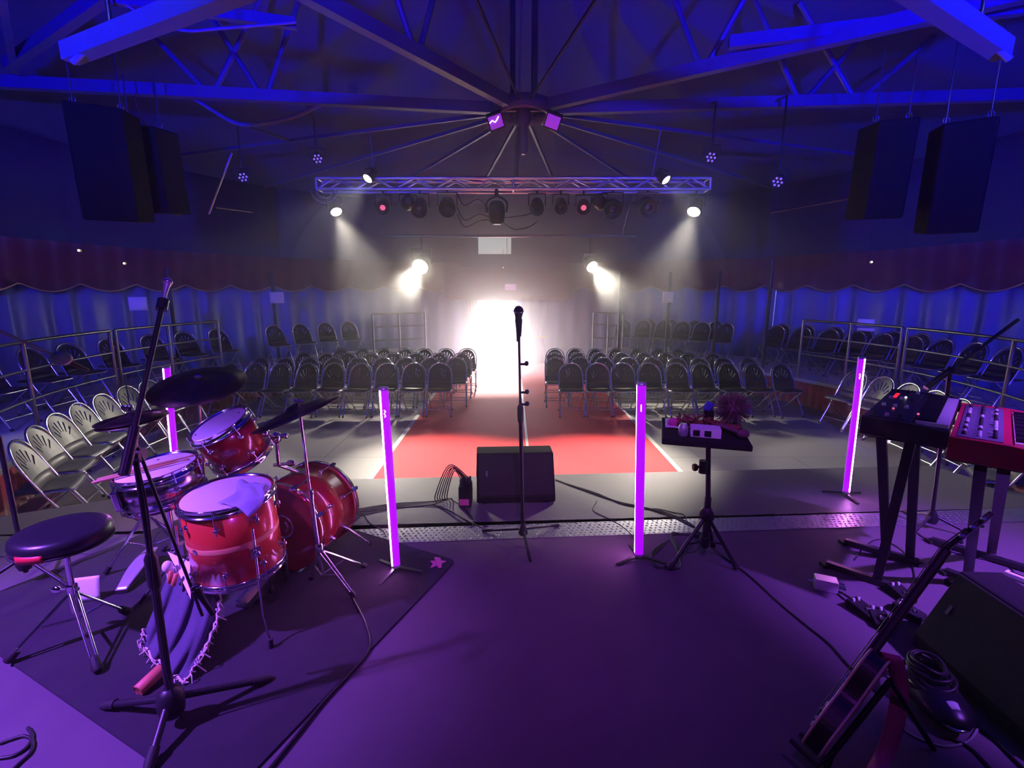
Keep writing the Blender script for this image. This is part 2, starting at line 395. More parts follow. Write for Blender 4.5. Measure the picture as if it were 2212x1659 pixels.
# porch canopy above the entrance
mb = MB(); mb.grid(lambda u, v: V((-1.9 + 3.6 * u, CY + RT - 0.45 + 0.05 * math.sin(u * 20) * 0.3 - 0.1 * v, 1.46 + 0.9 * v - 0.03 * math.sin(PI * u))), 30, 3, 0.012); struct(mb, 'trim_4', M['valance'])
br = MB(); br.tube([V((-1.9 + 3.6 * i / 20, CY + RT - 0.47, 1.455 - 0.03 * math.sin(PI * i / 20))) for i in range(21)], 0.012, 6)
struct(br, 'trim_5', M['gold'])
# door frame of the entrance
mb = MB(); dA, dB = pol(DOOR_A, RT - 0.02), pol(DOOR_B, RT - 0.02)
for p in (dA, dB): mb.box((p.x, p.y, (GZ + DOOR_TOP) / 2), (0.05, 0.06, DOOR_TOP - GZ))
mb.bar((dA.x, dA.y, DOOR_TOP), (dB.x, dB.y, DOOR_TOP), 0.06, 0.06); struct(mb, 'door_1', M['steel'])

# drawn-back curtains each side of the entrance
def drape(name, m, label, x0, x1, tie, y, z1, seed):
    mb = MB()
    def fn(u, v):                 # v 0 floor .. 1 top
        pinch = 1 - 0.42 * math.exp(-((v - 0.42) / 0.22) ** 2)
        xx = tie + (x0 + (x1 - x0) * u - tie) * pinch
        return V((xx, y + 0.05 * math.sin(u * 26 + seed) * pinch - 0.02 * u, GZ + 0.01 + (z1 - GZ) * v))
    mb.grid(fn, 50, 14, 0.012)
    o = solo(mb, name, m, label, 'curtain', (tie, y, GZ)); b = MB()
    zt = GZ + (z1 - GZ) * 0.42
    hwid = abs(x1 - x0) * 0.36
    b.tube([V((tie + (x0 + x1 - 2 * tie) * 0.29 + hwid * math.cos(t), y + 0.085 * math.sin(t), zt)) for t in [2 * PI * i / 20 for i in range(20)]], 0.02, 6, True)
    part(b, 'tieback', M['gold'], o)
drape('door_curtain', M['redcloth'], 'red drape drawn back left of the bright entrance', -1.32, -0.98, -1.12, 14.25, 1.45, 0.3)
drape('door_curtain', M['curtain'], 'dark blue drape drawn back right of the bright entrance', 0.16, 1.15, 0.65, 14.25, 1.45, 1.9)

# red aisle carpet with pale edging
cl = lambda y: -1.62 + 0.0 * y
mb = MB(); cx0, cx1, cy0, cy1 = Zp(805, 1037, GZ).x, Zp(1470, 1026, GZ).x, 4.3, 14.35
mb.box(((cx0 + cx1) / 2, (cy0 + cy1) / 2, GZ + 0.004), (cx1 - cx0, cy1 - cy0, 0.008))
o = solo(mb, 'aisle_carpet', M['carpet'], 'long red carpet running from the stage to the bright entrance', 'carpet', (0.15, 9, GZ))
for s, x in ((-1, cx0), (1, cx1)):
    b = MB(); b.box((x + s * 0.03, (cy0 + cy1) / 2, GZ + 0.005), (0.06, cy1 - cy0, 0.010)); part(b, 'edging_tape', M['tape'], o)
b = MB(); b.box((0.21, 8.2, GZ + 0.0085), (0.035, 6.8, 0.003)); part(b, 'seam_tape', M['tape'], o)

# seating risers round the wall
RI, RO, ZR = 5.55, RT - 0.2, 0.10
def riser(a0, a1, name):
    n = int(abs(a1 - a0) / 2.5)
    mb = MB()
    mb.grid(lambda u, v: pol(a0 + (a1 - a0) * u, RI + (RO - RI) * v, ZR), n, 2, 0.06, False)
    o = struct(mb, name, M['riser'])
    sk = MB(); sk.grid(lambda u, v: pol(a0 + (a1 - a0) * u, RI + 0.03 + 0.012 * math.sin((a0 + (a1 - a0) * u) * 4), GZ + (ZR - 0.06 - GZ) * v), n * 8, 2, 0.01)
    part(sk, 'skirt', M['redcloth'], o)
    en = MB()
    for a in (a0, a1): en.bar(pol(a, RI + 0.05, GZ + 0.22), pol(a, RO - 0.05, GZ + 0.22), 0.02, 0.44)
    part(en, 'end_board', M['redcloth'], o)
riser(-128, -21, 'floor_riser_left'); riser(20, 128, 'floor_riser_right')

# ------------------------------------------------------------------ roof trusses that meet at the hub
HZ = Yp(1130, 238, CY).z
ang_of = lambda p: math.degrees(math.atan2(p.x - CX, p.y - CY))
rad_of = lambda p: math.hypot(p.x - CX, p.y - CY)
zt = lambda r: ZE + 0.02 + (RT - r) / (RT - 0.3) * 2.0 - 0.22 * math.sin(PI * (RT - r) / (RT - 0.3))
TRUSS = []
def roof_truss(a, cw, ch, wr, vs=((3.2, 0.95),), r1=RT - 0.15, mt='beam'):
    TRUSS.append(a); r0 = 0.34
    b = MB(); b.bar(pol(a, r0, HZ), pol(a, r1, HZ), cw, ch); o = struct(b, 'roof_truss', M[mt])
    for rv, dv in vs:
        for s in (-1, 1):
            rt = min(r1 - 0.2, max(r0 + 0.05, rv + s * dv)); wb = MB(); wb.tube([pol(a, rv + s * 0.03, HZ), pol(a, rt, max(HZ + 0.05, zt(rt) + 0.05))], wr, 8); part(wb, 'web_strut', M['beam'], o)
for a in (10, -10, 30, -30, 50, -50, 70, -70): roof_truss(a, 0.035, 0.05, 0.012, ())
for a in (168, -170): roof_truss(a, 0.02, 0.024, 0.010, (), mt='upper')
for pf, vpx in (((690, 0), (925, 105)), ((1900, 58), (1465, 100)), ((60, 180), (445, 192)), ((2212, 205), (1740, 213))):
    pe_, pv = Zp(*pf, HZ), Zp(*vpx, HZ); vs_ = [(rad_of(pv), 0.75)]
    if pf[0] == 60: vs_.append((rad_of(Zp(560, 195, HZ)), 0.6))
    if pf[0] == 2212: vs_.append((rad_of(Zp(1858, 212, HZ)), 0.8))
    roof_truss(ang_of(pe_), 0.10, 0.13, 0.032, vs_)
def purlin(p, q, wd, ht):
    b = MB(); b.bar(p, q, wd, ht); struct(b, 'roof_purlin', M['beam'])
purlin(Zp(1575, 92, HZ + 0.06), Zp(2215, 16, HZ + 0.06), 0.07, 0.11)
purlin(Zp(15, 140, HZ + 0.06), Zp(230, -12, HZ + 0.06), 0.08, 0.11)
purlin(Zp(30, 150, HZ + 0.06), Zp(0, -30, HZ + 0.06), 0.06, 0.09)
purlin(Zp(235, -5, HZ + 0.08), Zp(640, 52, HZ + 0.08), 0.06, 0.09)
# thick square arms near the stage, left and right
for (p, q), sd in (((Yp(760, -120, 2.5), Yp(148, 116, 3.3)), 'left'), ((Yp(1830, -120, 2.5), Yp(2168, 108, 3.2)), 'right')):
    b = MB(); b.bar(p, q, 0.09, 0.10); t = solo(b, 'steel_boom', M['beam'], 'thick blue-lit square steel arm at the top %s of the picture' % sd, 'steel arm', (p + q) / 2, 'blue-lit lamp arms')
    for s in (0.25, 0.8):
        c = p + (q - p) * s; b = MB(); b.tube([c, V((c.x, c.y, max(c.z + 0.3, HZ + 0.1)))], 0.012, 6); part(b, 'hanger', M['steel'], t)
    b = MB(); e = q + (p - q) * 0.1; b.tube([e, e + V((0.12 * (-1 if sd == 'left' else 1), 0.0, -0.09))], 0.02, 8); part(b, 'spigot', M['beam'], t)
b = MB(); b.tube(smooth([Zp(640, 48, HZ + 0.05), Zp(470, 62, HZ - 0.05), Zp(400, 66, HZ - 0.08), Zp(330, 45, HZ - 0.03), Zp(265, 5, HZ + 0.05)], 8), 0.014, 8)
solo(b, 'slack_cable', M['greyrub'], 'slack cable curving under the beams at the top left', 'cable', Zp(400, 66, HZ))
hub = MB(); hub.lathe([(0.36, HZ - 0.09), (0.40, HZ - 0.07), (0.40, HZ + 0.07), (0.36, HZ + 0.09), (0.30, HZ + 0.07), (0.30, HZ - 0.07), (0.36, HZ - 0.09)], Matrix.Translation((CX, CY, 0)), 36, False)
o = struct(hub, 'roof_hub', M['beam'])
kp = MB()
for sx in (-0.14, 0.14):
    for sy in (-0.14, 0.14): kp.box((CX + sx, CY + sy, HZ + 0.95), (0.07, 0.07, 1.9))
part(kp, 'king_post', M['upper'], o)
pl = MB(); pl.lathe([(0.03, HZ - 0.55), (0.06, HZ - 0.5), (0.05, HZ - 0.2), (0.09, HZ - 0.15), (0.09, HZ)], Matrix.Translation((CX, CY - 0.02, 0)), 16); part(pl, 'hook_block', M['beam'], o)
sp = MB()
for q in range(6): sp.tube([(CX, CY, HZ), (CX + 0.36 * math.cos(q * PI / 3), CY + 0.36 * math.sin(q * PI / 3), HZ)], 0.02, 6)
part(sp, 'spoke', M['beam'], o)

# ------------------------------------------------------------------ haze that fills the tent
def haze(name, hz, dens, label, g=0.80):
    hm = bpy.data.materials.new('stage haze'); hm.use_nodes = True
    nt = hm.node_tree; nt.nodes.remove(nt.nodes['Principled BSDF'])
    vs = nt.nodes.new('ShaderNodeVolumeScatter'); vs.inputs['Color'].default_value = (0.97, 0.97, 0.97, 1); vs.inputs['Density'].default_value = dens
    vs.inputs['Anisotropy'].default_value = g
    nt.links.new(vs.outputs['Volume'], nt.nodes['Material Output'].inputs['Volume'])
    ho = part(hz, name, hm); ho['kind'] = 'stuff'; ho['label'] = label; ho['category'] = 'haze'
hz = MB(); hz.lathe([(0.001, GZ - 0.3), (RT + 0.45, GZ - 0.3), (RT + 0.45, ZE + 0.4), (0.8, ZE + 2.9), (0.001, ZE + 2.9)], Matrix.Translation((CX, CY, 0)), 48, False)
haze('haze', hz, 0.007, 'thin stage haze filling the whole tent')
hz = MB(); hz.lathe([(0.001, 1.3), (6.2, 1.3), (6.2, ZE + 0.3), (0.8, ZE + 2.8), (0.001, ZE + 2.8)], Matrix.Translation((CX, 9.3, 0)), 48, False)
haze('haze', hz, 0.012, 'bank of thicker haze hanging above head height')
hz = MB(); hz.ball((-0.1, 12.9, 1.7), 1.0, None, 48, 28, (5.6, 2.5, 3.5))  # extra haze put in to spread the door glare and lamp halos
haze('haze', hz, 0.11, 'haze cloud added round the entrance to imitate lens glare', 0.6)
hz = MB(); hz.ball((-0.3, 13.0, 1.5), 1.0, None, 40, 24, (4.0, 2.2, 2.6))  # smaller inner layer of the added glare haze
haze('haze', hz, 0.10, 'denser core of the added haze right at the entrance', 0.6)

# ------------------------------------------------------------------ folding chairs
def make_chair(name, plastic, label, group):
    t = thing(name, label, 'chair', (0, 0, 0), 0, group)          # faces -y
    hoop = [(-0.205, -0.25, 0.012), (-0.205, -0.02, 0.42), (-0.205, 0.07, 0.60), (-0.198, 0.115, 0.70), (-0.165, 0.15, 0.785), (-0.10, 0.172, 0.84), (0, 0.18, 0.862)]
    hoop = hoop + [(-x, y, z) for x, y, z in hoop[-2::-1]]
    b = MB(); b.tube(smooth(hoop, 4), 0.012, 7); part(b, 'back_frame', M['chair_tube'], t)
    for s in (-1, 1):
        b = MB(); b.tube(smooth([(s * 0.185, -0.19, 0.43), (s * 0.185, 0.02, 0.24), (s * 0.185, 0.24, 0.012)], 3), 0.011, 7)
        l = part(b, 'leg', M['chair_tube'], t)
    for q in ([(-0.205, -0.19, 0.12), (0.205, -0.19, 0.12)], [(-0.185, 0.17, 0.09), (0.185, 0.17, 0.09)]):
        b = MB(); b.tube(q, 0.008, 6); part(b, 'stretcher', M['chair_tube'], t)
    for sx, sy in ((-0.205, -0.25), (0.205, -0.25), (-0.185, 0.235), (0.185, 0.235)):
        b = MB(); b.lathe([(0.013, 0), (0.017, 0.002), (0.017, 0.03), (0.012, 0.034)], Matrix.Translation((sx, sy, 0)), 8); part(b, 'foot_cap', M['rubber'], t)
    # seat: rounded shell
    def seat(u, v):
        x = (u - 0.5) * 0.39; y = -0.21 + 0.40 * v
        k = 1 - 0.10 * max(0, (v - 0.55)) * 2
        return V((x * k, y, 0.455 - 0.018 * math.cos(PI * (u - 0.5)) * math.sin(PI * v) - 0.02 * max(0, 0.12 - v) / 0.12))
    b = MB(); b.grid(seat, 8, 8, 0.018); part(b, 'seat', plastic, t)
    b = MB(); b.tube(smooth([(-0.2, 0.02, 0.44), (-0.2, -0.19, 0.435), (-0.13, -0.215, 0.43), (0.13, -0.215, 0.43), (0.2, -0.19, 0.435), (0.2, 0.02, 0.44)], 3), 0.009, 6)
    part(b, 'seat_rail', M['chair_tube'], t)
    # back: arched shell with fan slots
    ang = [0]; fan = [34, 56, 78, 102, 124, 146]
    for a in fan: ang += [a - 4, a + 4]
    ang += [180]; rad = [0.0, 0.42, 0.80, 1.0]
    def bp(a, r):
        c, s = math.cos(math.radians(a)), math.sin(math.radians(a))
        x = 0.192 * c * r * (1 if s > 0.3 else 1); z = 0.545 + 0.295 * (abs(s) ** 0.8) * r
        yy = 0.045 + (z - 0.545) * 0.42 + 0.028 * (1 - (x / 0.2) ** 2)
        return V((x, yy, z))
    b = MB(); P = [[bp(a, r) for r in rad] for a in ang]
    vs = [q for row in P for q in row]; K = len(vs); nr = len(rad)
    vs2 = vs + [q - V((0, 0.010, -0.003)) for q in vs]; fs = []
    cell = lambda i, j: not ((ang[i + 1] - ang[i] == 8) and j == 1)
    ni = len(ang) - 1
    for i in range(ni):
        for j in range(nr - 1):
            if not cell(i, j): continue
            q = (i * nr + j, (i + 1) * nr + j, (i + 1) * nr + j + 1, i * nr + j + 1)
            fs.append(q); fs.append(tuple(K + k for k in q)[::-1])
            for (di, dj, e) in ((-1, 0, (0, 3)), (1, 0, (1, 2)), (0, -1, (0, 1)), (0, 1, (3, 2))):
                ii, jj = i + di, j + dj
                if not (0 <= ii < ni and 0 <= jj < nr - 1 and cell(ii, jj)):
                    fs.append((q[e[0]], q[e[1]], K + q[e[1]], K + q[e[0]]))
    b.add(vs2, fs, False)
    # lower panel of the back, joining the arch to the frame
    b.grid(lambda u, v: V(((u - 0.5) * 0.384, 0.003 + 0.042 * v + 0.028 * (1 - (2 * u - 1) ** 2), 0.455 + 0.09 * v)), 8, 2, 0.010)
    part(b, 'backrest', plastic, t)
    return t

R = random.Random(3)
blk = make_chair('folding_chair', M['chair_black'], 'x', 'black folding chairs on the tent floor')
first = [True]
def put(proto, x, y, z, rot, label, group, fl):
    if fl[0]:
        fl[0] = False
        proto.matrix_basis = Matrix.Translation((x, y, z)) @ Matrix.Rotation(rot, 4, 'Z'); proto['label'] = label; proto['group'] = group
        KIDS[proto.name] = [(c, list(c.children)) for c in proto.children]
        return proto
    return dup(proto, (x, y, z), rot, label, group)
ROWN = ['front row', 'second row', 'third row', 'back row']
rows = [(8.24, 0.80, 9, -1.02, 9), (8.98, 0.60, 9, -0.84, 9), (9.72, 0.66, 8, -0.80, 8), (10.45, 0.70, 7, -0.75, 7)]
for ri, (y, xr, nr_, xl, nl_) in enumerate(rows):
    for k in range(nr_):
        put(blk, xr + 0.22 + 0.455 * k + R.uniform(-0.012, 0.012), y + R.uniform(-0.03, 0.03), GZ, R.uniform(-0.05, 0.05) + (0.02 * k),
            f'black folding chair, {ROWN[ri]} right of the red carpet, {ORD[k]} from the carpet', 'black folding chairs on the tent floor', first)
    for k in range(nl_):
        put(blk, xl - 0.22 - 0.46 * k + R.uniform(-0.012, 0.012), y + R.uniform(-0.03, 0.03), GZ, R.uniform(-0.05, 0.05) - (0.02 * k),
            f'black folding chair, {ROWN[ri]} left of the red carpet, {ORD[k]} from the carpet', 'black folding chairs on the tent floor', first)
gry = make_chair('folding_chair', M['chair_grey'], 'x', 'grey folding chairs')
fg = [True]
def ring(r, degs, z, fmt, group, proto=None):
    for k, a in enumerate(degs):
        p = pol(a + R.uniform(-0.4, 0.4), r, z)
        # faces the centre of the tent
        d = V((CX, CY - 0.6, 0)) - V((p.x, p.y, 0)); rot = math.atan2(d.y, d.x) + PI / 2
        put(proto or gry, p.x, p.y, z, rot + R.uniform(-0.05, 0.05), fmt.format(ORD[k]), group, first if proto else fg)
ring(5.12, [-125.4 + 5.5 * k for k in range(8)], GZ, 'grey folding chair on the floor before the left riser, {} from the stage', 'grey folding chairs on the floor at the left')
ring(5.12, [123 - 5.5 * k for k in range(8)], GZ, 'grey folding chair on the floor before the right riser, {} from the stage', 'grey folding chairs on the floor at the right')
ring(6.35, [-40 - 5.0 * k for k in range(4)] + [-66 - 6.0 * k for k in range(7)], ZR, 'folding chair up on the left riser behind the railing, {} from the entrance', 'folding chairs on the left riser', blk)
ring(6.35, [25.5 + 4.4 * k for k in range(6)] + [58 + 4.6 * k for k in range(9)], ZR, 'folding chair up on the right riser, {} from the entrance in its front row', 'folding chairs on the right riser, front row', blk)
ring(6.98, [30 + 4.4 * k for k in range(4)] + [56 + 4.4 * k for k in range(6)], ZR, 'folding chair up on the right riser, {} from the entrance in its rear row', 'folding chairs on the right riser, rear row', blk)

# ------------------------------------------------------------------ railings along the risers
def railing(a0, a1, label):
    am = (a0 + a1) / 2; t = thing('railing', label, 'railing', pol(am, RI + 0.10, ZR), 0, 'steel railings along the seating risers')
    n = max(2, int(abs(a1 - a0) / 3)); r = RI + 0.10
    for z in (1.16, 0.86, 0.54):
        b = MB(); b.tube([pol(a0 + (a1 - a0) * i / n, r, z) for i in range(n + 1)], 0.020 if z > 1 else 0.016, 8); part(b, 'rail', M['steel'], t)
    for q in range(3):
        b = MB(); p = pol(a0 + (a1 - a0) * q / 2, r); b.tube([(p.x, p.y, ZR), (p.x, p.y, 1.16)], 0.022, 8); part(b, 'post', M['steel'], t)
railing(-24, -37, 'steel railing on the left riser beside the entrance')
railing(-72, -92, 'steel railing on the left riser behind the drum cymbals')
railing(-93, -124, 'steel railing on the left riser above the nearest grey chairs')
railing(19.5, 27, 'short steel railing on the right riser beside the entrance')
railing(68, 87, 'steel railing on the right riser behind the rightmost light tube')
railing(88, 124, 'steel railing on the right riser behind the two keyboards')

# dark poles that hold up the valance, between the chairs
def poleat(px, y, z1, label):
    p = Yp(px, 700, y); b = MB(); b.tube([(p.x, p.y, GZ), (p.x, p.y, z1)], 0.035, 10)
    t = thing('tent_pole', label, 'pole', (p.x, p.y, GZ), 0, 'dark tent poles')
    part(b, 'shaft', M['black'], t); f = MB(); f.box((p.x, p.y, GZ + 0.01), (0.2, 0.2, 0.02)); part(f, 'foot_plate', M['black'], t)
poleat(1338, 11.3, 2.1, 'dark tent pole right of the entrance beside the railing end')
poleat(1442, 11.2, 2.1, 'dark tent pole hung with a white notice, right of the entrance')
poleat(1546, 10.6, 2.1, 'dark tent pole at the right end of the six riser chairs')
poleat(1656, 10.1, 2.3, 'dark tent pole with small clamps under the right valance')
poleat(596, 11.0, 2.1, 'dark tent pole hung with a white notice, left of the entrance')
poleat(376, 9.0, 2.1, 'dark tent pole behind the large left cymbal')

# notices
def notice(px, py, y, w_, h_, label, r=None):
    p = Yp(px, py, y); d = V((0, 0, 0)) - V((p.x, p.y, 0)); b = MB(); a = math.atan2(d.y, d.x) + PI / 2
    m = Matrix.Translation(p) @ Matrix.Rotation(a, 4, 'Z')
    b.grid(lambda u, v: m @ V(((u - 0.5) * w_, -0.02 - 0.012 * math.sin(u * PI), (v - 0.5) * h_)), 6, 2, 0.003)
    solo(b, 'paper_notice', M['white'], label, 'notice', p, 'white paper notices')
notice(598, 643, 10.9, 0.28, 0.24, 'white paper notice on the pole left of the entrance')
notice(1443, 642, 11.1, 0.24, 0.24, 'white paper notice on the pole right of the entrance')
notice(298, 656, 7.9, 0.24, 0.21, 'white paper notice hanging on the left blue curtain')
notice(1870, 697, 8.3, 0.24, 0.12, 'white paper notice on the right blue curtain above the chairs')
notice(1870, 712, 8.3, 0.24, 0.05, 'narrow white paper strip under the right curtain notice')

# exit sign above the entrance
p = Yp(1103, 620, 14.1)
b = MB(); b.box(p, (0.34, 0.06, 0.19)); o = solo(b, 'exit_sign', M['fixture'], 'small lit exit sign box hanging above the entrance', 'sign', p)
b = MB(); b.box(p + V((0, -0.033, 0)), (0.32, 0.006, 0.17)); part(b, 'sign_face', M['sign'], o)
for q in range(4):
    b = MB(); b.ball(p + V((-0.11 + q * 0.06, -0.04, 0.045)), 0.012, None, 8, 6); part(b, 'letter_dot', M['led_white'], o)
b = MB(); b.tube([p + V((-0.1, 0, 0.09)), p + V((-0.1, 0.0, 1.6))], 0.006, 6); b.tube([p + V((0.1, 0, 0.09)), p + V((0.1, 0.0, 1.6))], 0.006, 6); part(b, 'hanger', M['steel'], o)

# ------------------------------------------------------------------ lighting truss and lamps
def near_truss(p):
    a = min(TRUSS, key=lambda q: abs(q - ang_of(p))); return pol(a, rad_of(p) * math.cos(math.radians(a - ang_of(p))), HZ)
TY = 7.9
ta, tb = Yp(682, 385, TY), Yp(1536, 384, TY); tz1 = (ta.z + tb.z) / 2; tz0 = Yp(1106, 408, TY).z
t = thing('lighting_truss', 'silver lattice lighting truss hung across the tent below the hub', 'truss', (0, TY, tz0))
xa, xb = ta.x, tb.x
for z, yy in ((tz1, TY), (tz0, TY), (tz1, TY + 0.26), (tz0, TY + 0.26)):
    b = MB(); b.tube([(xa + (xb - xa) * i / 60, yy, z) for i in range(61)], 0.024, 10); part(b, 'chord', M['alu'], t)
nb = 20; b = MB()
for i in range(nb):
    x0_, x1_ = xa + (xb - xa) * i / nb, xa + (xb - xa) * (i + 1) / nb
    za, zb_ = (tz0, tz1) if i % 2 == 0 else (tz1, tz0)
    for yy in (TY, TY + 0.26): b.tube([(x0_, yy, za), (x1_, yy, zb_)], 0.011, 6)
    b.tube([(x0_, TY, tz1), (x1_, TY + 0.26, tz1)], 0.010, 6)
for i in (0, 10, 20):
    x0_ = xa + (xb - xa) * i / 20
    for yy in (TY, TY + 0.26): b.tube([(x0_, yy, tz0), (x0_, yy, tz1)], 0.02, 6)
    for z in (tz0, tz1): b.tube([(x0_, TY, z), (x0_, TY + 0.26, z)], 0.014, 6)
part(b, 'lattice', M['alu'], t)
for x in (xa + 0.9, xb - 0.9):
    b = MB(); b.tube([(x, TY, tz1), near_truss(V((x, TY, 0)))], 0.010, 6); part(b, 'hanger', M['steel'], t)

def lamp(name, label, px, py, y, target, rad, ln, lens, topz=None, energy=0, color=WARM, spot=45, group=None, kind='fresnel', blend=0.4, hang=None):
    p = Yp(px, py, y); d = (V(target) - p).normalized()
    t = thing(name, label, 'stage lamp', p, 0, group)
    m = frame(p, d)
    b = MB(); b.lathe([(rad * 0.55, -ln), (rad * 0.8, -ln * 0.92), (rad * 0.86, -ln * 0.5), (rad * 0.95, -ln * 0.45), (rad, -0.02), (rad, 0.0), (rad * 0.9, 0.0), (rad * 0.88, -0.03), (0.001, -0.035)], m, 20)
    part(b, 'housing', M['fixture'], t)
    b = MB()
    if kind == 'rosette':
        for q in range(7):
            a = q * PI / 3
            c = (0, 0, 0) if q == 6 else (0.62 * rad * math.cos(a), 0.62 * rad * math.sin(a), 0)
            b.ball(c, rad * 0.2, m, 10, 6, (1, 1, 0.5))
        part(b, 'led_lens', lens, t)
    else:
        k_ = 1.0 if energy else 0.5; b.lathe([(rad * 0.86 * k_, -0.034 + 0.014 * (k_ == 1)), (rad * 0.6 * k_, -0.02 + 0.02 * (k_ == 1)), (0.001, 0.012 if k_ == 1 else -0.012)], m, 20); part(b, 'lens', lens, t)
    top = topz if topz is not None else tz0
    b = MB(); c = p - d * ln * 0.5
    side = V((0, 0, 1)).cross(d); side = side.normalized() if side.length > 1e-3 else V((1, 0, 0))
    k = rad + 0.02
    hh = min(rad * 1.6, max(0.02, top - c.z - 0.03)) if top > c.z else rad * 1.2
    up = V((0, 0, 1)) * hh
    b.tube([c + side * k, c + side * k + up, c - side * k + up, c - side * k], 0.010, 6)
    part(b, 'yoke', M['fixture'], t)
    ze = max(top, c.z + hh + 0.02); e = hang if hang is not None else V((c.x, y if abs(y - 11.6) > 0.1 else 11.62, ze))
    b = MB(); b.tube([c + up, V((c.x, c.y, min(ze, e.z))), e] if c.z + hh < min(ze, e.z) - 0.01 else [c + up, e], 0.014, 8); part(b, 'clamp', M['fixture'], t)
    if energy:
        add_light('lamp_beam', 'SPOT', p + d * 0.03, target, energy, color, rad * 0.6, spot, blend)
    return t
GB = 'bright white lamps facing the stage'
lamp('fresnel_lamp', 'bright lamp hanging below the left end of the truss', 727, 459, TY, (-0.7, 5.4, -0.4), 0.095, 0.26, M['lens_on'], None, 2300, spot=44, blend=0.9, group=GB)
lamp('fresnel_lamp', 'bright lamp hanging below the right end of the truss', 1498, 459, TY, (0.9, 5.4, -0.4), 0.11, 0.26, M['lens_on'], None, 2300, spot=44, blend=0.9, group=GB)
lamp('fresnel_lamp', 'largest bright lamp low on the left of the entrance', 907, 577, 11.6, (-3.0, 6.6, -0.4), 0.21, 0.34, M['lens_on'], 2.9, 1900, spot=46, blend=0.95, group=GB)
lamp('fresnel_lamp', 'bright lamp low on the right of the entrance', 1280, 577, 11.6, (3.4, 7.0, -0.4), 0.15, 0.34, M['lens_on'], 2.9, 1900, spot=46, blend=0.95, group=GB)
lamp('par_can', 'small lit lamp tilted down on the left of the truss', 793, 387, TY - 0.12, (-4.0, 4.5, -0.2), 0.085, 0.2, M['lens_mid'], tz1, 520, (1, 0.95, 0.88), 46, 'small lit lamps on the truss')
lamp('par_can', 'small lit lamp tilted down on the right of the truss', 1440, 390, TY - 0.12, (4.7, 5.0, -0.2), 0.085, 0.2, M['lens_mid'], tz1, 420, (1, 0.95, 0.88), 46, 'small lit lamps on the truss')
for px, tg, e_, txt in ((1300, (1440, 545), 420, 'right'), (880, (842, 520), 160, 'left')):  # two lamps added for the bluish patches on haze and back wall
    lamp('added_backlight', 'added lamp facing the back wall behind the %s half of the truss' % txt, px, 440, TY + 0.42, Yp(*tg, 13.6), 0.11, 0.28, M['lens_on'], None, e_, (0.40, 0.62, 1.0), 30, 'added backward lamps behind the truss', blend=1.0, hang=V((Yp(px, 440, TY + 0.42).x, TY + 0.26, tz0)))
GD = 'dark lamps in the row hung under the truss'
for j, (px, py, rad, ln, lens, tg, txt) in enumerate((
        (826, 450, 0.10, 0.26, M['lens_pink'], (-1.5, 3.4, 0.8), 'leftmost dark lamp of the row under the truss, pink lens'),
        (905, 455, 0.12, 0.34, M['lens_off'], (-1.2, 3.4, 0.5), 'second dark lamp from the left under the truss'),
        (966, 452, 0.13, 0.30, M['lens_off'], (-0.6, 3.4, 0.5), 'third dark lamp from the left under the truss'),
        (1160, 452, 0.11, 0.30, M['lens_off'], (0.2, 3.4, 0.5), 'dark lamp under the truss right of the cabled one'),
        (1212, 450, 0.10, 0.28, M['lens_off'], (0.6, 3.4, 0.5), 'dark lamp under the truss left of the pink glowing lens'),
        (1261, 450, 0.10, 0.28, M['lens_pink'], (0.7, 3.2, 0.9), 'dark lamp with pink lens, right of the truss middle'),
        (1325, 455, 0.14, 0.28, M['lens_off'], (1.4, 3.2, 0.6), 'broad dark lamp second from the right under the truss'),
        (1402, 450, 0.14, 0.26, M['lens_off'], (2.2, 3.4, 0.6), 'rightmost dark lamp of the row under the truss'))):
    lamp('spotlight', txt, px, py, TY, tg, rad, ln, lens, None, 0, group=GD)
# the moving head in the middle with its cables
p = Yp(1073, 460, TY); t = thing('moving_head', 'black moving head lamp with loose cables under the truss middle', 'stage lamp', p, 0)
b = MB(); b.lathe([(0.06, -0.17), (0.115, -0.13), (0.13, 0.0), (0.12, 0.12), (0.075, 0.17)], Matrix.Translation(p), 20); part(b, 'lamp_head', M['fixture'], t)
b = MB(); b.lathe([(0.06, -0.005), (0.05, 0.012), (0.001, 0.016)], frame(p + V((0, -0.125, 0.03)), (0, -1, 0.05)), 16); part(b, 'lens', M['lens_off'], t)
b = MB(); b.tube(smooth([p + V((-0.15, 0, 0.0)), p + V((-0.15, 0, 0.16)), p + V((0, 0, 0.24)), p + V((0.15, 0, 0.16)), p + V((0.15, 0, 0.0))], 4), 0.016, 8); b.tube([p + V((0, 0, 0.23)), V((p.x, p.y, tz0))], 0.03, 8); part(b, 'yoke', M['fixture'], t)
for sx, dz in ((-1, -0.02), (-1, -0.12), (1, -0.05), (1, -0.24), (-1, 0.2)):
    b = MB(); b.tube(smooth([p + V((sx * 0.1, 0.04, -0.05 + dz * 0.4)), p + V((sx * 0.28, 0.03, dz)), p + V((sx * 0.5, 0.05, dz - 0.02 + 0.06 * sx)), p + V((sx * 0.62, 0.1, dz + 0.12))], 5), 0.008, 6); part(b, 'cable', M['cable'], t)
# lower dark bar behind the truss that carries the low lamps
q0, q1 = Yp(850, 500, 11.6), Yp(1372, 500, 11.6); b = MB(); b.tube([(q0.x - 0.2, 11.62, 2.92), (q1.x, 11.62, 2.92)], 0.03, 8)
o = solo(b, 'lamp_bar', M['steel'], 'thin grey pipe carrying the two low bright lamps', 'pipe', (0, 11.62, 2.92))
for x in (q0.x + 0.1, q1.x - 0.3):
    b = MB(); b.tube([V((x, 11.62, 2.92)), near_truss(V((x, 11.62, 0)))], 0.007, 6); part(b, 'hanger', M['steel'], o)
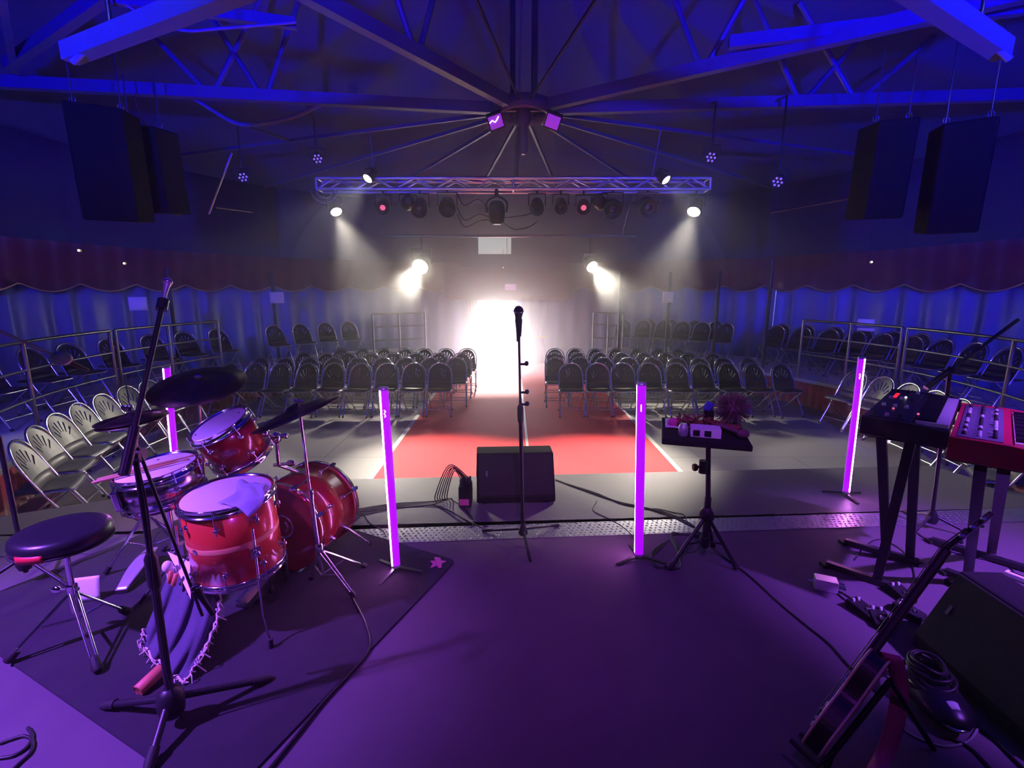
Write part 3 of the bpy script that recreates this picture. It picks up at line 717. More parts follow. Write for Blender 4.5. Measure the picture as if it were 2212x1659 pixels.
# led rosettes near the roof
for px, py, y, txt in ((686, 343, 7.2, 'small seven-led lamp above the left end of the truss'), (525, 383, 7.4, 'dim seven-led lamp farther left of the truss'),
                       (1536, 340, 6.6, 'small seven-led lamp above the right end of the truss'), (1680, 393, 6.4, 'small seven-led lamp farther right of the truss')):
    lamp('led_par', txt, px, py, y, (0, 2.0, 0.5), 0.075, 0.14, M['led_pix'], HZ - 0.02, 0, kind='rosette', group='seven-led lamps beside the truss', hang=near_truss(Yp(px, py, y)))
# the two violet panels at the hub
for px, txt, rx in ((1071, 'violet led panel lamp at the left of the roof hub', -1), (1194, 'violet led panel lamp at the right of the roof hub', 1)):
    p = Yp(px, 263, CY - 0.25); t = thing('violet_floodlight', txt, 'stage lamp', p, 0, 'violet led panels at the roof hub')
    m = frame(p, (V((rx * -0.6, 1.5, 1.0)) - p), (1, 0, 0.35 * -rx))
    b = MB(); b.box((0, 0, -0.05), (0.2, 0.2, 0.10), m); part(b, 'housing', M['fixture'], t, bev=0.01)
    b = MB(); b.box((0, 0, 0.004), (0.17, 0.15, 0.01), m); part(b, 'light_panel', M['led_violet'], t)
    if rx < 0:
        b = MB(); b.tube([m @ V(q) for q in ((-0.08, 0.01, 0.014), (-0.04, 0.03, 0.014), (-0.01, 0.0, 0.014), (0.02, 0.02, 0.014), (0.05, 0.05, 0.014))], 0.006, 6); part(b, 'glowing_strip', M['led_white'], t)
    b = MB(); b.tube([p + V((0, 0.05, 0.05)), V((CX + rx * 0.3, CY - 0.1, HZ - 0.05))], 0.016, 6); part(b, 'bracket', M['fixture'], t)

# hanging loudspeakers
def hung_speaker(label, px, py, y, w_, h_, d_, yaw, group):
    p = Yp(px, py, y); t = thing('hanging_loudspeaker', label, 'loudspeaker', p, 0, group)
    m = Matrix.Translation(p) @ Matrix.Rotation(yaw, 4, 'Z') @ Matrix.Rotation(0.12, 4, 'X')
    b = MB(); b.prism([(-w_ / 2, d_ / 2), (w_ / 2, d_ / 2), (w_ * 0.36, -d_ / 2), (-w_ * 0.36, -d_ / 2)], -h_ / 2, h_ / 2, m); part(b, 'cabinet', M['speaker'], t, bev=0.02)
    b = MB(); b.box((0, d_ / 2 + 0.008, 0), (w_ * 0.94, 0.014, h_ * 0.94), m); part(b, 'grille', M['speaker'], t)
    for sx in (-0.3, 0.3):
        q = m @ V((sx * w_, 0, h_ / 2)); b = MB(); b.tube([q, V((q.x, q.y, HZ))], 0.008, 6)
        s = part(b, 'chain', M['steel'], t)
        c = MB(); c.tube([q + V((0.03 * math.cos(a), 0, 0.05 + 0.03 * math.sin(a))) for a in [i * PI / 5 for i in range(10)]], 0.008, 6, True); part(c, 'shackle', M['steel'], s)
hung_speaker('dark loudspeaker hanging high on the left', 232, 360, 5.3, 0.62, 1.05, 0.5, 0.5, 'hanging loudspeakers')
hung_speaker('dark loudspeaker hanging high on the left, nearer the truss', 330, 372, 6.0, 0.5, 0.9, 0.45, 0.2, 'hanging loudspeakers')
hung_speaker('dark loudspeaker hanging high on the right, nearer the truss', 1908, 372, 5.4, 0.46, 0.92, 0.5, -0.35, 'hanging loudspeakers')
hung_speaker('rightmost dark loudspeaker hanging high', 2068, 388, 5.0, 0.52, 0.98, 0.5, -0.6, 'hanging loudspeakers')
# round speaker plate on the left
p = Yp(378, 447, 7.0); b = MB(); b.lathe([(0.11, 0), (0.12, 0.02), (0.06, 0.035), (0.03, 0.02), (0.001, 0.02)], frame(p, (0.4, -0.7, -0.45)), 24)
o = solo(b, 'round_lamp', M['greyrub'], 'round grey lamp ring hanging below the left loudspeakers', 'stage lamp', p)
b = MB(); b.tube([p, near_truss(p)], 0.01, 6); part(b, 'hanger', M['black'], o)
# slack ribbed hose hanging from the left truss
b = MB(); b.tube(smooth([Zp(700, 222, HZ - 0.03), Zp(640, 250, HZ - 0.18), Zp(575, 265, HZ - 0.28), Zp(510, 266, HZ - 0.28), Zp(420, 214, HZ - 0.03)], 40), [0.022 + (0.006 if i % 2 else 0) for i in range(161)], 8)
solo(b, 'ribbed_hose', M['greyrub'], 'grey ribbed hose sagging below the left roof truss', 'hose', Yp(600, 262, 6.1))
# loop of cable at the left end of the truss
for k, (dx, rr) in enumerate(((0, 0.20), (0.02, 0.13))):
    c = Yp(700, 410, TY); b = MB(); b.tube([c + V((dx + rr * math.cos(a), -0.03 * k, rr * 0.95 * math.sin(a))) for a in [PI + PI * i / 16 for i in range(17)]], 0.008, 6)
    solo(b, 'cable_loop', M['greyrub'], ('outer' if k == 0 else 'inner') + ' slack cable loop under the left end of the truss', 'cable', c, 'cable loops at the truss end')
# small lamps along the valance
for px, py, y, txt in ((268, 569, 8.2, 'tiny warm lamp on the left red valance'), (170, 541, 7.4, 'tiny bluish lamp far left above the valance'), (1883, 566, 8.6, 'tiny warm lamp on the right red valance'), (1087, 578, 14.0, 'tiny white lamp above the exit sign')):
    p = Yp(px, py, y); b = MB(); b.ball(p, 0.015, None, 10, 6); o = solo(b, 'pilot_lamp', M['amber'], txt, 'lamp', p)
    b = MB(); b.lathe([(0.03, 0.0), (0.03, 0.05), (0.02, 0.06)], frame(p + V((0, 0.02, 0)), (0, 1, 0)), 10); part(b, 'socket', M['fixture'], o)
    b = MB(); b.tube([p + V((0, 0.07, 0)), p + V((0.0, 0.09, 0.5))], 0.006, 6); part(b, 'hanger', M['fixture'], o)
# thin roof props on the right and left walls
for a, b_, txt in (((1665, 460, 9.0), (1857, 425, 8.0), 'thin grey strut pipe on the upper right wall'), ((450, 462, 8.0), (500, 330, 8.0), 'thin grey pipe standing on the upper left wall'), ((465, 448, 8.3), (545, 458, 9.0), 'short grey pipe on the upper left wall')):
    p, q = Yp(*a), Yp(*b_); b = MB(); b.tube([p, q], 0.02, 8); solo(b, 'strut_pipe', M['steel'], txt, 'pipe', (p + q) / 2)

# ------------------------------------------------------------------ light tubes
def light_tube(label, base, top, foot, side):
    base, top = V(base), V(top); d = (top - base).normalized()
    t = thing('light_tube', label, 'light tube', (base.x, base.y, 0), 0, 'violet light tubes')
    view = (V((0, 0, CAMZ)) - base); view.z = 0; view.normalize()
    sd = V((0, 0, 1)).cross(view).normalized() * -side       # which side of the tube carries the strip
    b = MB(); b.tube([base, base + d * 0.02, top - d * 0.02, top], 0.027, 16); body = part(b, 'tube', M['tube_body'], t)
    dir_ = (view * 0.62 + sd * 0.78).normalized() if side else (-view * 0.55 + V((-0.85, 0, 0))).normalized()
    b = MB(); b.tube([base + d * 0.012 + dir_ * 0.0245, top - d * 0.012 + dir_ * 0.0245], 0.006, 8); part(b, 'light_strip', M['tube_line'], t)
    b = MB(); b.lathe([(0.028, -0.012), (0.028, 0.003), (0.02, 0.006)], frame(top, d), 16); part(b, 'end_cap', M['silver'], t)
    b = MB(); b.lathe([(0.028, -0.004), (0.028, 0.012)], frame(base, d), 16); part(b, 'end_cap', M['silver'], t)
    b = MB(); c = base + d * ((top - base).length * 0.87) + view * 0.027
    b.tube([c + sd * 0.004 + d * 0.02, c - sd * 0.004 + d * 0.012, c + sd * 0.005, c - sd * 0.003 - d * 0.015, c + sd * 0.004 - d * 0.022], 0.0028, 6); part(b, 'white_mark', M['led_white'], t)
    for ang in foot:
        a = math.radians(ang); e = V((base.x + 0.17 * math.cos(a), base.y + 0.17 * math.sin(a), 0.008))
        b = MB(); b.bar(V((base.x, base.y, base.z - 0.004)), e, 0.02, 0.008); part(b, 'foot', M['steel'] if side > 0 and base.x < 0 else M['black'], t)
    return t
def tube_at(bx, by, tx, ty):
    b = Zp(bx, by, 0.035); d = b.y
    for _ in range(3):
        tp = Yp(tx, ty, d)
    return b, tp
b_, t_ = tube_at(855, 1222, 828, 838); light_tube('leftmost violet light tube in front, beside the drum rug edge', b_, t_, (-8, 140, 250), 1)
b_, t_ = tube_at(1380, 1198, 1386, 828); light_tube('violet light tube in front of the tray stand', b_, t_, (-155, -20, 95), 0)
b_, t_ = tube_at(1828, 1063, 1862, 772); light_tube('violet light tube on the right beside the black keyboard', b_, t_, (150, 20, 265), -1)
b_, t_ = tube_at(386, 1080, 359, 792); light_tube('violet light tube behind the drum kit, half hidden by a cymbal', b_, t_, (-20, 90, 200), 1)

# ------------------------------------------------------------------ microphones and stands
def mic(name, label, tip, direction, parent=None, scale=1.0, headm='grille', bodym='black', group=None):
    t = thing(name, label, 'microphone', tip, 0, group); m = frame(tip, V(direction)) @ Matrix.Scale(scale, 4)
    b = MB(); b.ball((0, 0, 0), 0.0265, m, 18, 12, (1, 1, 1.05)); part(b, 'mic_head', M[headm], t)
    b = MB(); b.lathe([(0.0275, -0.004), (0.0285, 0.0), (0.0275, 0.004)], m, 18, False); part(b, 'ring', M['chrome'], t)
    b = MB(); b.lathe([(0.009, -0.165), (0.0105, -0.16), (0.0125, -0.10), (0.0175, -0.035), (0.021, -0.022), (0.021, -0.015)], m, 18); part(b, 'body', M[bodym], t)
    return t
def tripod(t, base, z, feet, r=0.011, m=None, foot=True):
    m = m or M['black']
    for f in feet:
        f = V(f); s = V((base.x, base.y, z)) + (V((f.x, f.y, 0)) - V((base.x, base.y, 0))).normalized() * 0.03
        d = (f - s).normalized()
        b = MB(); b.tube([s, f - d * 0.05], r, 8); l = part(b, 'leg', m, t)
        if foot:
            b = MB(); b.tube([f - d * 0.075, f - d * 0.02, f], [r * 1.35, r * 1.45, r * 1.1], 8); part(b, 'rubber_foot', M['rubber'], l)

# centre vocal mic stand
cb = Zp(1130, 1152, 0.06); cb.z = 0; top = Yp(1120, 672, cb.y)
t = thing('mic_stand', 'straight black microphone stand at the centre of the stage', 'microphone stand', cb)
tripod(t, cb, 0.085, [Zp(1042, 1146, 0.012), Zp(1207, 1134, 0.012), Zp(1146, 1212, 0.012)], 0.008)
b = MB(); b.lathe([(0.03, 0.055), (0.034, 0.07), (0.022, 0.10), (0.016, 0.13), (0.016, 0.145)], Matrix.Translation((cb.x, cb.y, 0)), 14); part(b, 'hub', M['black'], t)
pe = V((top.x, top.y, 0)) - V((cb.x, cb.y, 0))
at = lambda z: V((cb.x, cb.y, 0)) + pe * (z / top.z) + V((0, 0, z))
b = MB(); b.tube([at(0.05), at(0.92)], 0.0135, 12); part(b, 'lower_pole', M['black'], t)
b = MB(); b.tube([at(0.90), at(top.z - 0.10)], 0.0085, 12); part(b, 'upper_pole', M['black'], t)
b = MB(); b.tube([at(0.84), at(0.86), at(0.95), at(0.97)], [0.014, 0.021, 0.021, 0.012], 12); part(b, 'clutch', M['black'], t)
for z in (0.97, 1.05, 1.235):
    b = MB(); c = at(z); b.tube([c, c + V((0.035, -0.005, 0.0))], 0.008, 8); b.ball(c + V((0.045, -0.006, 0.005)), 0.014, None, 10, 6, (1, 0.6, 1.2)); part(b, 'knob', M['black'], t)
b = MB(); b.tube([at(top.z - 0.16), at(top.z - 0.05)], [0.015, 0.024], 14); part(b, 'clip', M['rubber'], t)
mic('microphone', 'ball-headed vocal microphone on the centre stand', at(top.z), (0.0, -0.10, 0.6), scale=1.2)

# foreground boom stand at the left
fb = Zp(370, 1521, 0.1); fb.z = 0
t = thing('boom_stand', 'tall black boom stand nearest the camera on the left', 'microphone stand', fb)
jt = Yp(292, 982, fb.y)
tripod(t, fb, 0.12, [Zp(222, 1524, 0.02), Zp(585, 1465, 0.015), Zp(318, 1668, 0.015)], 0.014)
b = MB(); b.lathe([(0.03, 0.05), (0.045, 0.07), (0.05, 0.12), (0.042, 0.16), (0.02, 0.175)], Matrix.Translation((fb.x, fb.y, 0)), 18); part(b, 'hub', M['black'], t)
b = MB(); b.tube([V((fb.x, fb.y, 0.1)), V((jt.x, jt.y, 0.62))], 0.0145, 12); part(b, 'lower_pole', M['black'], t)
b = MB(); b.tube([V((jt.x, jt.y, 0.60)), jt], 0.010, 12); part(b, 'upper_pole', M['black'], t)
b = MB(); b.tube([V((jt.x, jt.y, 0.60)), V((jt.x, jt.y, 0.62)), V((jt.x, jt.y, 0.73)), V((jt.x, jt.y, 0.75))], [0.015, 0.022, 0.022, 0.013], 12); part(b, 'clutch', M['black'], t)
be = Yp(352, 655, fb.y + 0.28); bl = Yp(268, 1026, fb.y - 0.10)
b = MB(); b.tube([bl, be], 0.0095, 10); b.tube([bl, bl + (be - bl).normalized() * 0.17], 0.017, 12); part(b, 'boom_arm', M['black'], t)
b = MB(); b.tube([jt + V((-0.028, 0, 0)), jt + V((0.028, 0, 0))], 0.024, 14); part(b, 'swivel', M['black'], t)
b = MB(); b.tube([be - (be - bl).normalized() * 0.03, be + (be - bl).normalized() * 0.015], 0.02, 12); part(b, 'boom_clip', M['black'], t)
d1a, d1b = jt + V((0.02, -0.01, 0.03)), Zp(442, 1338, 0.12)
d1b = Yp(437, 1330, fb.y + 0.10)
b = MB(); b.tube([d1a, d1b], 0.006, 8); part(b, 'second_arm', M['black'], t)
b = MB(); b.tube(smooth([jt, jt + V((0.03, -0.02, -0.2)), jt + V((0.015, -0.02, -0.5)), V((fb.x + 0.02, fb.y - 0.02, 0.25)), V((fb.x + 0.05, fb.y - 0.02, 0.05))], 6), 0.004, 6); part(b, 'clipped_cable', M['cable'], t)
dd = (be - bl).normalized()
mic('boom_microphone', 'violet-lit slim microphone on the top of the left boom stand', be + dd * 0.10, dd + V((0.02, 0, 0)), scale=0.62, headm='silver', bodym='silver')
mic('tom_microphone', 'small black microphone low on the left boom stand, by the hanging shawl', Yp(424, 1272, fb.y + 0.08), (-0.45, 0.1, 0.75), scale=0.75, headm='rubber', bodym='rubber')

# overhead boom stand on the far left
ob = Zp(62, 1262, 0.0); ot = V((ob.x - 0.03, ob.y, 1.56))
t = thing('boom_stand', 'thin dark boom stand at the left edge behind the drum stool', 'microphone stand', ob)
tripod(t, ob, 0.16, [ob + V((0.30, -0.05, 0.01)), ob + V((-0.22, -0.26, 0.01)), ob + V((-0.1, 0.32, 0.01))], 0.010)
b = MB(); b.tube([V((ob.x, ob.y, 0.08)), V((ob.x, ob.y, 0.9))], 0.013, 10); part(b, 'lower_pole', M['black'], t)
b = MB(); b.tube([V((ob.x, ob.y, 0.88)), ot], 0.009, 10); part(b, 'upper_pole', M['black'], t)
b = MB(); b.lathe([(0.03, 0.1), (0.04, 0.13), (0.04, 0.18), (0.02, 0.2)], Matrix.Translation((ob.x, ob.y, 0)), 14); part(b, 'hub', M['black'], t)
oe = Yp(112, 765, 2.95); b = MB(); b.tube([ot - (oe - ot) * 0.25, oe], 0.008, 8); part(b, 'boom_arm', M['steel'], t)
b = MB(); b.ball(ot, 0.024, None, 12, 8); part(b, 'swivel', M['black'], t)
od = (oe - ot).normalized(); t = mic('overhead_microphone', 'mauve overhead microphone with round foam on the left edge boom', oe + od * 0.06, -od, scale=1.0, headm='tulle', bodym='black')
b = MB(); b.ball(oe + od * 0.055, 0.05, None, 16, 10, (1.15, 1, 0.9)); part(b, 'windshield', M['greyrub'], t)

# ------------------------------------------------------------------ drum kit
def rug():
    n_, rf = Zp(560, 1659), Zp(985, 1213)
    P = [V((-0.976, 1.34, 0)), rf, rf + V((-1.95, 1.02, 0)), V((-0.976, 1.34, 0)) + V((-2.05, 0.99, 0))]
    poly = []
    for i in range(4):
        a, c, d = P[i], P[(i - 1) % 4], P[(i + 1) % 4]
        u, v = (c - a).normalized() * 0.05, (d - a).normalized() * 0.05
        for q in range(5):
            s = q / 4; poly.append((a + u * (1 - s) ** 2 + v * s ** 2))
    b = MB(); b.prism([xy(p) for p in poly], 0.0, 0.010)
    solo(b, 'drum_rug', M['rug'], 'dark rug under the drum kit', 'rug', (-1.7, 2.3, 0))
rug()
RZ = 0.010
def lugs(t, m, r, zs, n, ph=0.0, rods=True, h=0.2, nm='lug'):
    for q in range(n):
        a = ph + 2 * PI * q / n; e = V((math.cos(a), math.sin(a), 0))
        b = MB()
        for z in zs:
            mm = m @ frame(e * (r - 0.002) + V((0, 0, z)), e)
            b.lathe([(0.013, 0), (0.013, 0.006), (0.007, 0.010), (0.009, 0.016), (0.012, 0.022), (0.008, 0.028), (0.001, 0.029)], mm, 10)
        l = part(b, nm, M['chrome'], t)
        if rods:
            for zz in ((-h / 2 - 0.012, -h * 0.22), (h * 0.22, h / 2 + 0.012)):
                b = MB(); b.tube([m @ (e * (r + 0.017) + V((0, 0, z))) for z in zz], 0.003, 6); part(b, 'tension_rod', M['chrome'], l)
def hoop(t, m, r, z, hh, name='hoop', mt=None):
    b = MB(); b.lathe([(r - 0.002, z - hh / 2), (r + 0.016, z - hh / 2), (r + 0.014, z - hh / 2 + 0.004), (r + 0.007, z - hh / 2 + 0.005), (r + 0.007, z + hh / 2 - 0.004), (r + 0.010, z + hh / 2), (r + 0.002, z + hh / 2), (r - 0.002, z - hh / 2)], m, 48, False)
    return part(b, name, mt or M['chrome'], t)
def drum(name, label, top, axis, r, h, shell, group=None, nl=6, band=None, ph=0.0, xh=None, lugz=None):
    axis = V(axis).normalized(); c = V(top) - axis * (h / 2); m = frame(c, axis, xh)
    t = thing(name, label, 'drum', c, 0, group)
    b = MB(); b.lathe([(r - 0.008, -h / 2), (r, -h / 2), (r, h / 2), (r - 0.008, h / 2), (r - 0.008, -h / 2)], m, 48, False); sh = part(b, 'shell', shell, t)
    b = MB(); b.lathe([(0.001, h / 2 + 0.002), (r - 0.01, h / 2 + 0.002), (r + 0.004, h / 2 - 0.006)], m, 48, False); part(b, 'batter_head', M['head'], t)
    b = MB(); b.lathe([(0.001, -h / 2 - 0.002), (r - 0.01, -h / 2 - 0.002), (r + 0.004, -h / 2 + 0.006)], m, 48, False); part(b, 'bottom_head', M['head'], t)
    hoop(t, m, r, h / 2 - 0.008, 0.036); hoop(t, m @ Matrix.Rotation(PI, 4, 'X'), r, h / 2 - 0.008, 0.036)
    lugs(t, m, r, lugz or (-h / 2 + 0.085, h / 2 - 0.085), nl, ph, True, h)
    if band:
        b = MB(); b.lathe([(r + 0.0012, -0.012), (r + 0.0012, 0.012), (r + 0.0002, 0.013), (r + 0.0002, -0.013), (r + 0.0012, -0.012)], m, 48, False); part(b, 'wood_inlay', M['wood_band'], t)
        a = band; e = V((math.cos(a), math.sin(a), 0)); b = MB(); b.lathe([(0.013, 0.001), (0.013, 0.003), (0.006, 0.004), (0.001, 0.002)], m @ frame(e * r, e), 16); part(b, 'badge', M['chrome'], t)
    return t, m
# floor tom
FT = V((-1.39, 2.25, 0.73)); FR = 0.203
t, m = drum('floor_tom', 'orange-red floor tom with a pale wood inlay, nearest drum', FT, (-0.03, -0.06, 1), FR, 0.40, M['orange_lacq'], nl=8, band=-PI * 0.62, ph=0.25, xh=(1, 0, 0))
for a in (-0.62, 1.5, 3.6):
    e = V((math.cos(a), math.sin(a), 0)); p0 = FT + e * (FR + 0.018) + V((0, 0, -0.12)); p1 = V((p0.x + e.x * 0.01, p0.y + e.y * 0.01, 0.16)); p2 = V((p1.x + e.x * 0.05, p1.y + e.y * 0.05, 0.035))
    b = MB(); b.tube([p0, p1, p2], 0.0055, 8); l = part(b, 'leg', M['chrome'], t)
    b = MB(); b.tube([p2 + V((0, 0, 0.02)), V((p2.x, p2.y, RZ))], [0.011, 0.014], 10); part(b, 'rubber_foot', M['rubber'], l)
    b = MB(); q = FT + e * (FR + 0.012) + V((0, 0, -0.24)); b.box((0, 0, 0), (0.03, 0.045, 0.05), Matrix.Translation(q) @ Matrix.Rotation(a, 4, 'Z')); b.ball(q + e * 0.03, 0.013, None, 10, 6); part(b, 'leg_bracket', M['chrome'], t)
# muffling cloth on the floor tom
def towel(u, v):
    p = m @ V((0.03 + 0.17 * u + 0.03 * math.sin(v * 5), -0.125 + 0.24 * v - 0.06 * u, 0.208 + 0.004 * math.sin(u * 9 + v * 7)))
    rr = math.hypot(0.03 + 0.17 * u, -0.125 + 0.24 * v - 0.06 * u)
    p.z += 0.016 * (0.4 + 0.6 * math.sin(u * PI) * math.sin(v * PI) + 0.25 * math.sin(u * 14) * v)
    if rr > FR + 0.01: p.z -= (rr - FR - 0.01) * 0.8
    return p
b = MB(); b.grid(towel, 16, 16, 0.004); solo(b, 'muffling_cloth', M['towel'], 'pale blue cloth lying over the right rim of the floor tom', 'cloth', m @ V((0.12, 0, 0.21)))
# rack tom
RTop = Yp(473, 916, 2.62); RA = V((-0.30, -0.32, 0.90)).normalized()
t, m = drum('rack_tom', 'dark red tilted rack tom with a white head', RTop, RA, 0.153, 0.25, M['red_lacq'], nl=6, ph=0.5, xh=(1, 0, 0), lugz=(-0.055, 0.055))
b = MB(); e = V((math.cos(-1.15), math.sin(-1.15), 0)); b.box((0, 0, 0.002), (0.03, 0.07, 0.004), m @ frame(e * 0.153, e, (0, 0, 1))); part(b, 'badge', M['dark_lacq'], t, bev=0.004)
for px_, py_ in ((-0.11, -0.06), (0.09, 0.07)):
    b = MB(); b.lathe([(0.006, 0.1275), (0.006, 0.1285)], m @ Matrix.Translation((px_, py_, 0)), 10); part(b, 'head_dot', M['rubber'], t)
rack_m = m
# bass drum
BR = 0.262; bu = V((0.22, 0.97, 0)).normalized(); bc0 = V((-1.375, 2.74, BR + 0.045)); bl_ = 0.36
t = thing('bass_drum', 'large dark red bass drum lying on its side behind the floor tom', 'drum', (bc0.x + bu.x * 0.18, bc0.y + bu.y * 0.18, 0))
m = frame(bc0 + bu * bl_ / 2, bu)
b = MB(); b.lathe([(BR - 0.008, -bl_ / 2), (BR, -bl_ / 2), (BR, bl_ / 2), (BR - 0.008, bl_ / 2), (BR - 0.008, -bl_ / 2)], m, 56, False); part(b, 'shell', M['red_lacq'], t)
for z, nm, mt in ((-bl_ / 2 - 0.003, 'batter_head', M['dark_lacq']), (bl_ / 2 + 0.003, 'front_head', M['head'])):
    b = MB(); b.lathe([(0.001, z), (BR - 0.005, z)], m, 56, False); part(b, nm, mt, t)
for z in (-bl_ / 2 - 0.012, bl_ / 2 + 0.012):
    b = MB(); b.lathe([(BR - 0.006, z - 0.022), (BR + 0.013, z - 0.022), (BR + 0.013, z + 0.022), (BR - 0.006, z + 0.022), (BR - 0.006, z - 0.022)], m, 56, False); hp = part(b, 'hoop', M['red_lacq'], t)
    b = MB(); b.lathe([(BR + 0.0135, z - 0.006), (BR + 0.0145, z - 0.004), (BR + 0.0145, z + 0.004), (BR + 0.0135, z + 0.006)], m, 56, False); part(b, 'inlay', M['chrome'], hp)
b = MB(); b.tube([m @ V((0.07 * math.cos(a), 0.07 * math.sin(a), -bl_ / 2 - 0.006)) for a in [2 * PI * i / 28 for i in range(28)]], 0.006, 8, True); b.tube([m @ V((0.035 * math.cos(a), 0.035 * math.sin(a), -bl_ / 2 - 0.006)) for a in [-1.0 + 1.8 * i / 10 for i in range(11)]], 0.006, 8); part(b, 'port_ring', M['chrome'], t)
for q in range(8):
    a = 2 * PI * (q + 0.5) / 8; e = V((math.cos(a), math.sin(a), 0)); b = MB()
    for z in (-0.07, 0.07): b.lathe([(0.013, 0), (0.013, 0.008), (0.008, 0.016), (0.011, 0.024), (0.001, 0.03)], m @ frame(e * (BR - 0.001) + V((0, 0, z)), e), 10)
    l = part(b, 'lug', M['chrome'], t); 
    for z in (-1, 1):
        b = MB(); b.tube([m @ (e * (BR + 0.022) + V((0, 0, q_))) for q_ in (z * (bl_ / 2 + 0.05), z * 0.05)], 0.004, 6)
        b.box((0, 0, 0), (0.016, 0.022, 0.055), m @ Matrix.Translation(e * (BR + 0.018) + V((0, 0, z * (bl_ / 2 + 0.014)))) @ Matrix.Rotation(a, 4, 'Z'))
        part(b, 'claw_rod', M['chrome'], l)
for sx in (-1, 1):
    sd = V((bu.y, -bu.x, 0)) * sx; p0 = bc0 + bu * 0.30 + sd * (BR * 0.8) + V((0, 0, -BR * 0.45)); p1 = V((p0.x + sd.x * 0.13 + bu.x * 0.1, p0.y + sd.y * 0.13 + bu.y * 0.1, RZ + 0.006))
    b = MB(); b.tube([p0, p1], 0.007, 8); s = part(b, 'spur', M['chrome'], t); b = MB(); b.tube([p1 + V((0, 0, 0.03)), p1 + V((0, 0, -0.004))], [0.008, 0.012], 8); part(b, 'rubber_foot', M['rubber'], s)
# tom holder on top of the bass drum
hb = bc0 + bu * 0.20 + V((0, 0, BR)); ht = Yp(597, 945, 2.80); hp = Yp(602, 1005, 2.86)
b = MB(); b.box(hb + V((0, 0, 0.008)), (0.07, 0.09, 0.016)); b.tube([hb, hp, ht], 0.012, 10); part(b, 'tom_post', M['chrome'], t)
b = MB(); b.ball(ht, 0.034, None, 14, 8); b.tube([ht + V((0.05, 0, 0.01)), ht - V((0.03, 0, 0))], 0.014, 8); b.ball(ht + V((0.055, 0, 0.01)), 0.018, None, 10, 6); l = part(b, 'ball_clamp', M['chrome'], t)
b = MB(); b.tube([ht, rack_m @ V((0.15, 0.06, -0.03))], 0.010, 8); b.ball(rack_m @ V((0.160, 0.06, -0.03)), 0.028, None, 12, 8); part(b, 'tom_arm', M['chrome'], t)
b = MB(); b.tube([hp + V((-0.03, 0, 0)), hp + V((0.06, 0, 0.01))], 0.010, 8); b.ball(hp + V((0.075, 0, 0.012)), 0.022, None, 10, 6, (1.4, 0.5, 1)); part(b, 'wing_nut', M['chrome'], t)
# bass drum pedal
pb = bc0 - bu * 0.07; b = MB(); sd = V((bu.y, -bu.x, 0))
t = thing('bass_pedal', 'bass drum pedal at the batter side, under the floor tom', 'drum pedal', (pb.x, pb.y, RZ))
b.bar(V((pb.x, pb.y, RZ + 0.012)), V((pb.x, pb.y, RZ + 0.012)) - bu * 0.30, 0.085, 0.012); part(b, 'base_plate', M['steel'], t)
b = MB(); b.bar(V((pb.x, pb.y, RZ + 0.11)), V((pb.x, pb.y, RZ + 0.035)) - bu * 0.30, 0.08, 0.010); part(b, 'footboard', M['chrome'], t)
b = MB()
for s in (-1, 1): b.tube([V((pb.x, pb.y, RZ)) + sd * 0.055 * s, V((pb.x, pb.y, RZ + 0.2)) + sd * 0.055 * s], 0.009, 8)
b.tube([V((pb.x, pb.y, RZ + 0.2)) + sd * 0.07, V((pb.x, pb.y, RZ + 0.2)) - sd * 0.07], 0.007, 8); part(b, 'pedal_frame', M['chrome'], t)
b = MB(); q = V((pb.x, pb.y, RZ + 0.2)); b.tube([q, q - bu * 0.10 + V((0, 0, 0.13))], 0.004, 6); b.ball(q - bu * 0.10 + V((0, 0, 0.14)), 0.028, None, 12, 8); part(b, 'beater', M['head'], t)
# snare
ST = V((-1.80, 2.36, 0.82)); SA = (-0.10, -0.10, 1)
t, m = drum('snare_drum', 'shiny metal snare drum with a drumstick on its head', ST, SA, 0.178, 0.165, M['snare_shell'], nl=8, ph=0.2, xh=(1, 0, 0), lugz=(0.0,))
for px_, py_ in ((-0.06, 0.10), (0.13, 0.06)):
    b = MB(); b.lathe([(0.006, 0.0845), (0.006, 0.086)], m @ Matrix.Translation((px_, py_, 0)), 10); part(b, 'head_dot', M['rubber'], t)
b = MB(); b.box((0, 0, 0), (0.03, 0.05, 0.10), m @ Matrix.Translation((-0.10, -0.165, 0)) @ Matrix.Rotation(0.5, 4, 'Z')); part(b, 'strainer', M['chrome'], t, bev=0.006)
for k in range(2):
    b = MB(); z = 0.0975
    a0, a1 = V((-0.20, -0.125 - 0.03 * k, z)), V((0.15, 0.085 - 0.045 * k, z)); d = a1 - a0
    b.tube([m @ (a0 + d * s) for s in (0, 0.02, 0.7, 0.92, 0.95, 0.985, 1.0)], [0.005, 0.0075, 0.0072, 0.0035, 0.005, 0.006, 0.003], 10)
    solo(b, 'drumstick', M['stick'], ('wooden drumstick lying across the snare drum head', 'drumstick lying nearer the player side of the snare head')[k], 'drumstick', m @ a0, 'drumsticks on the snare')
b = MB(); sc0 = m @ V((0, 0, -0.11)); t = thing('snare_stand', 'chrome tripod stand holding the snare drum', 'drum stand', (sc0.x, sc0.y, RZ))
b.tube([V((sc0.x, sc0.y, 0.14)), sc0 - V((0, 0, 0.03))], 0.012, 10); part(b, 'pole', M['chrome'], t)
for q in range(3):
    a = 0.4 + q * 2 * PI / 3; e = V((math.cos(a), math.sin(a), 0)); b = MB(); b.tube([sc0 - V((0, 0, 0.03)), m @ V((e.x * 0.185, e.y * 0.185, -0.10)), m @ V((e.x * 0.2, e.y * 0.2, -0.07))], 0.007, 8); part(b, 'basket_arm', M['chrome'], t)
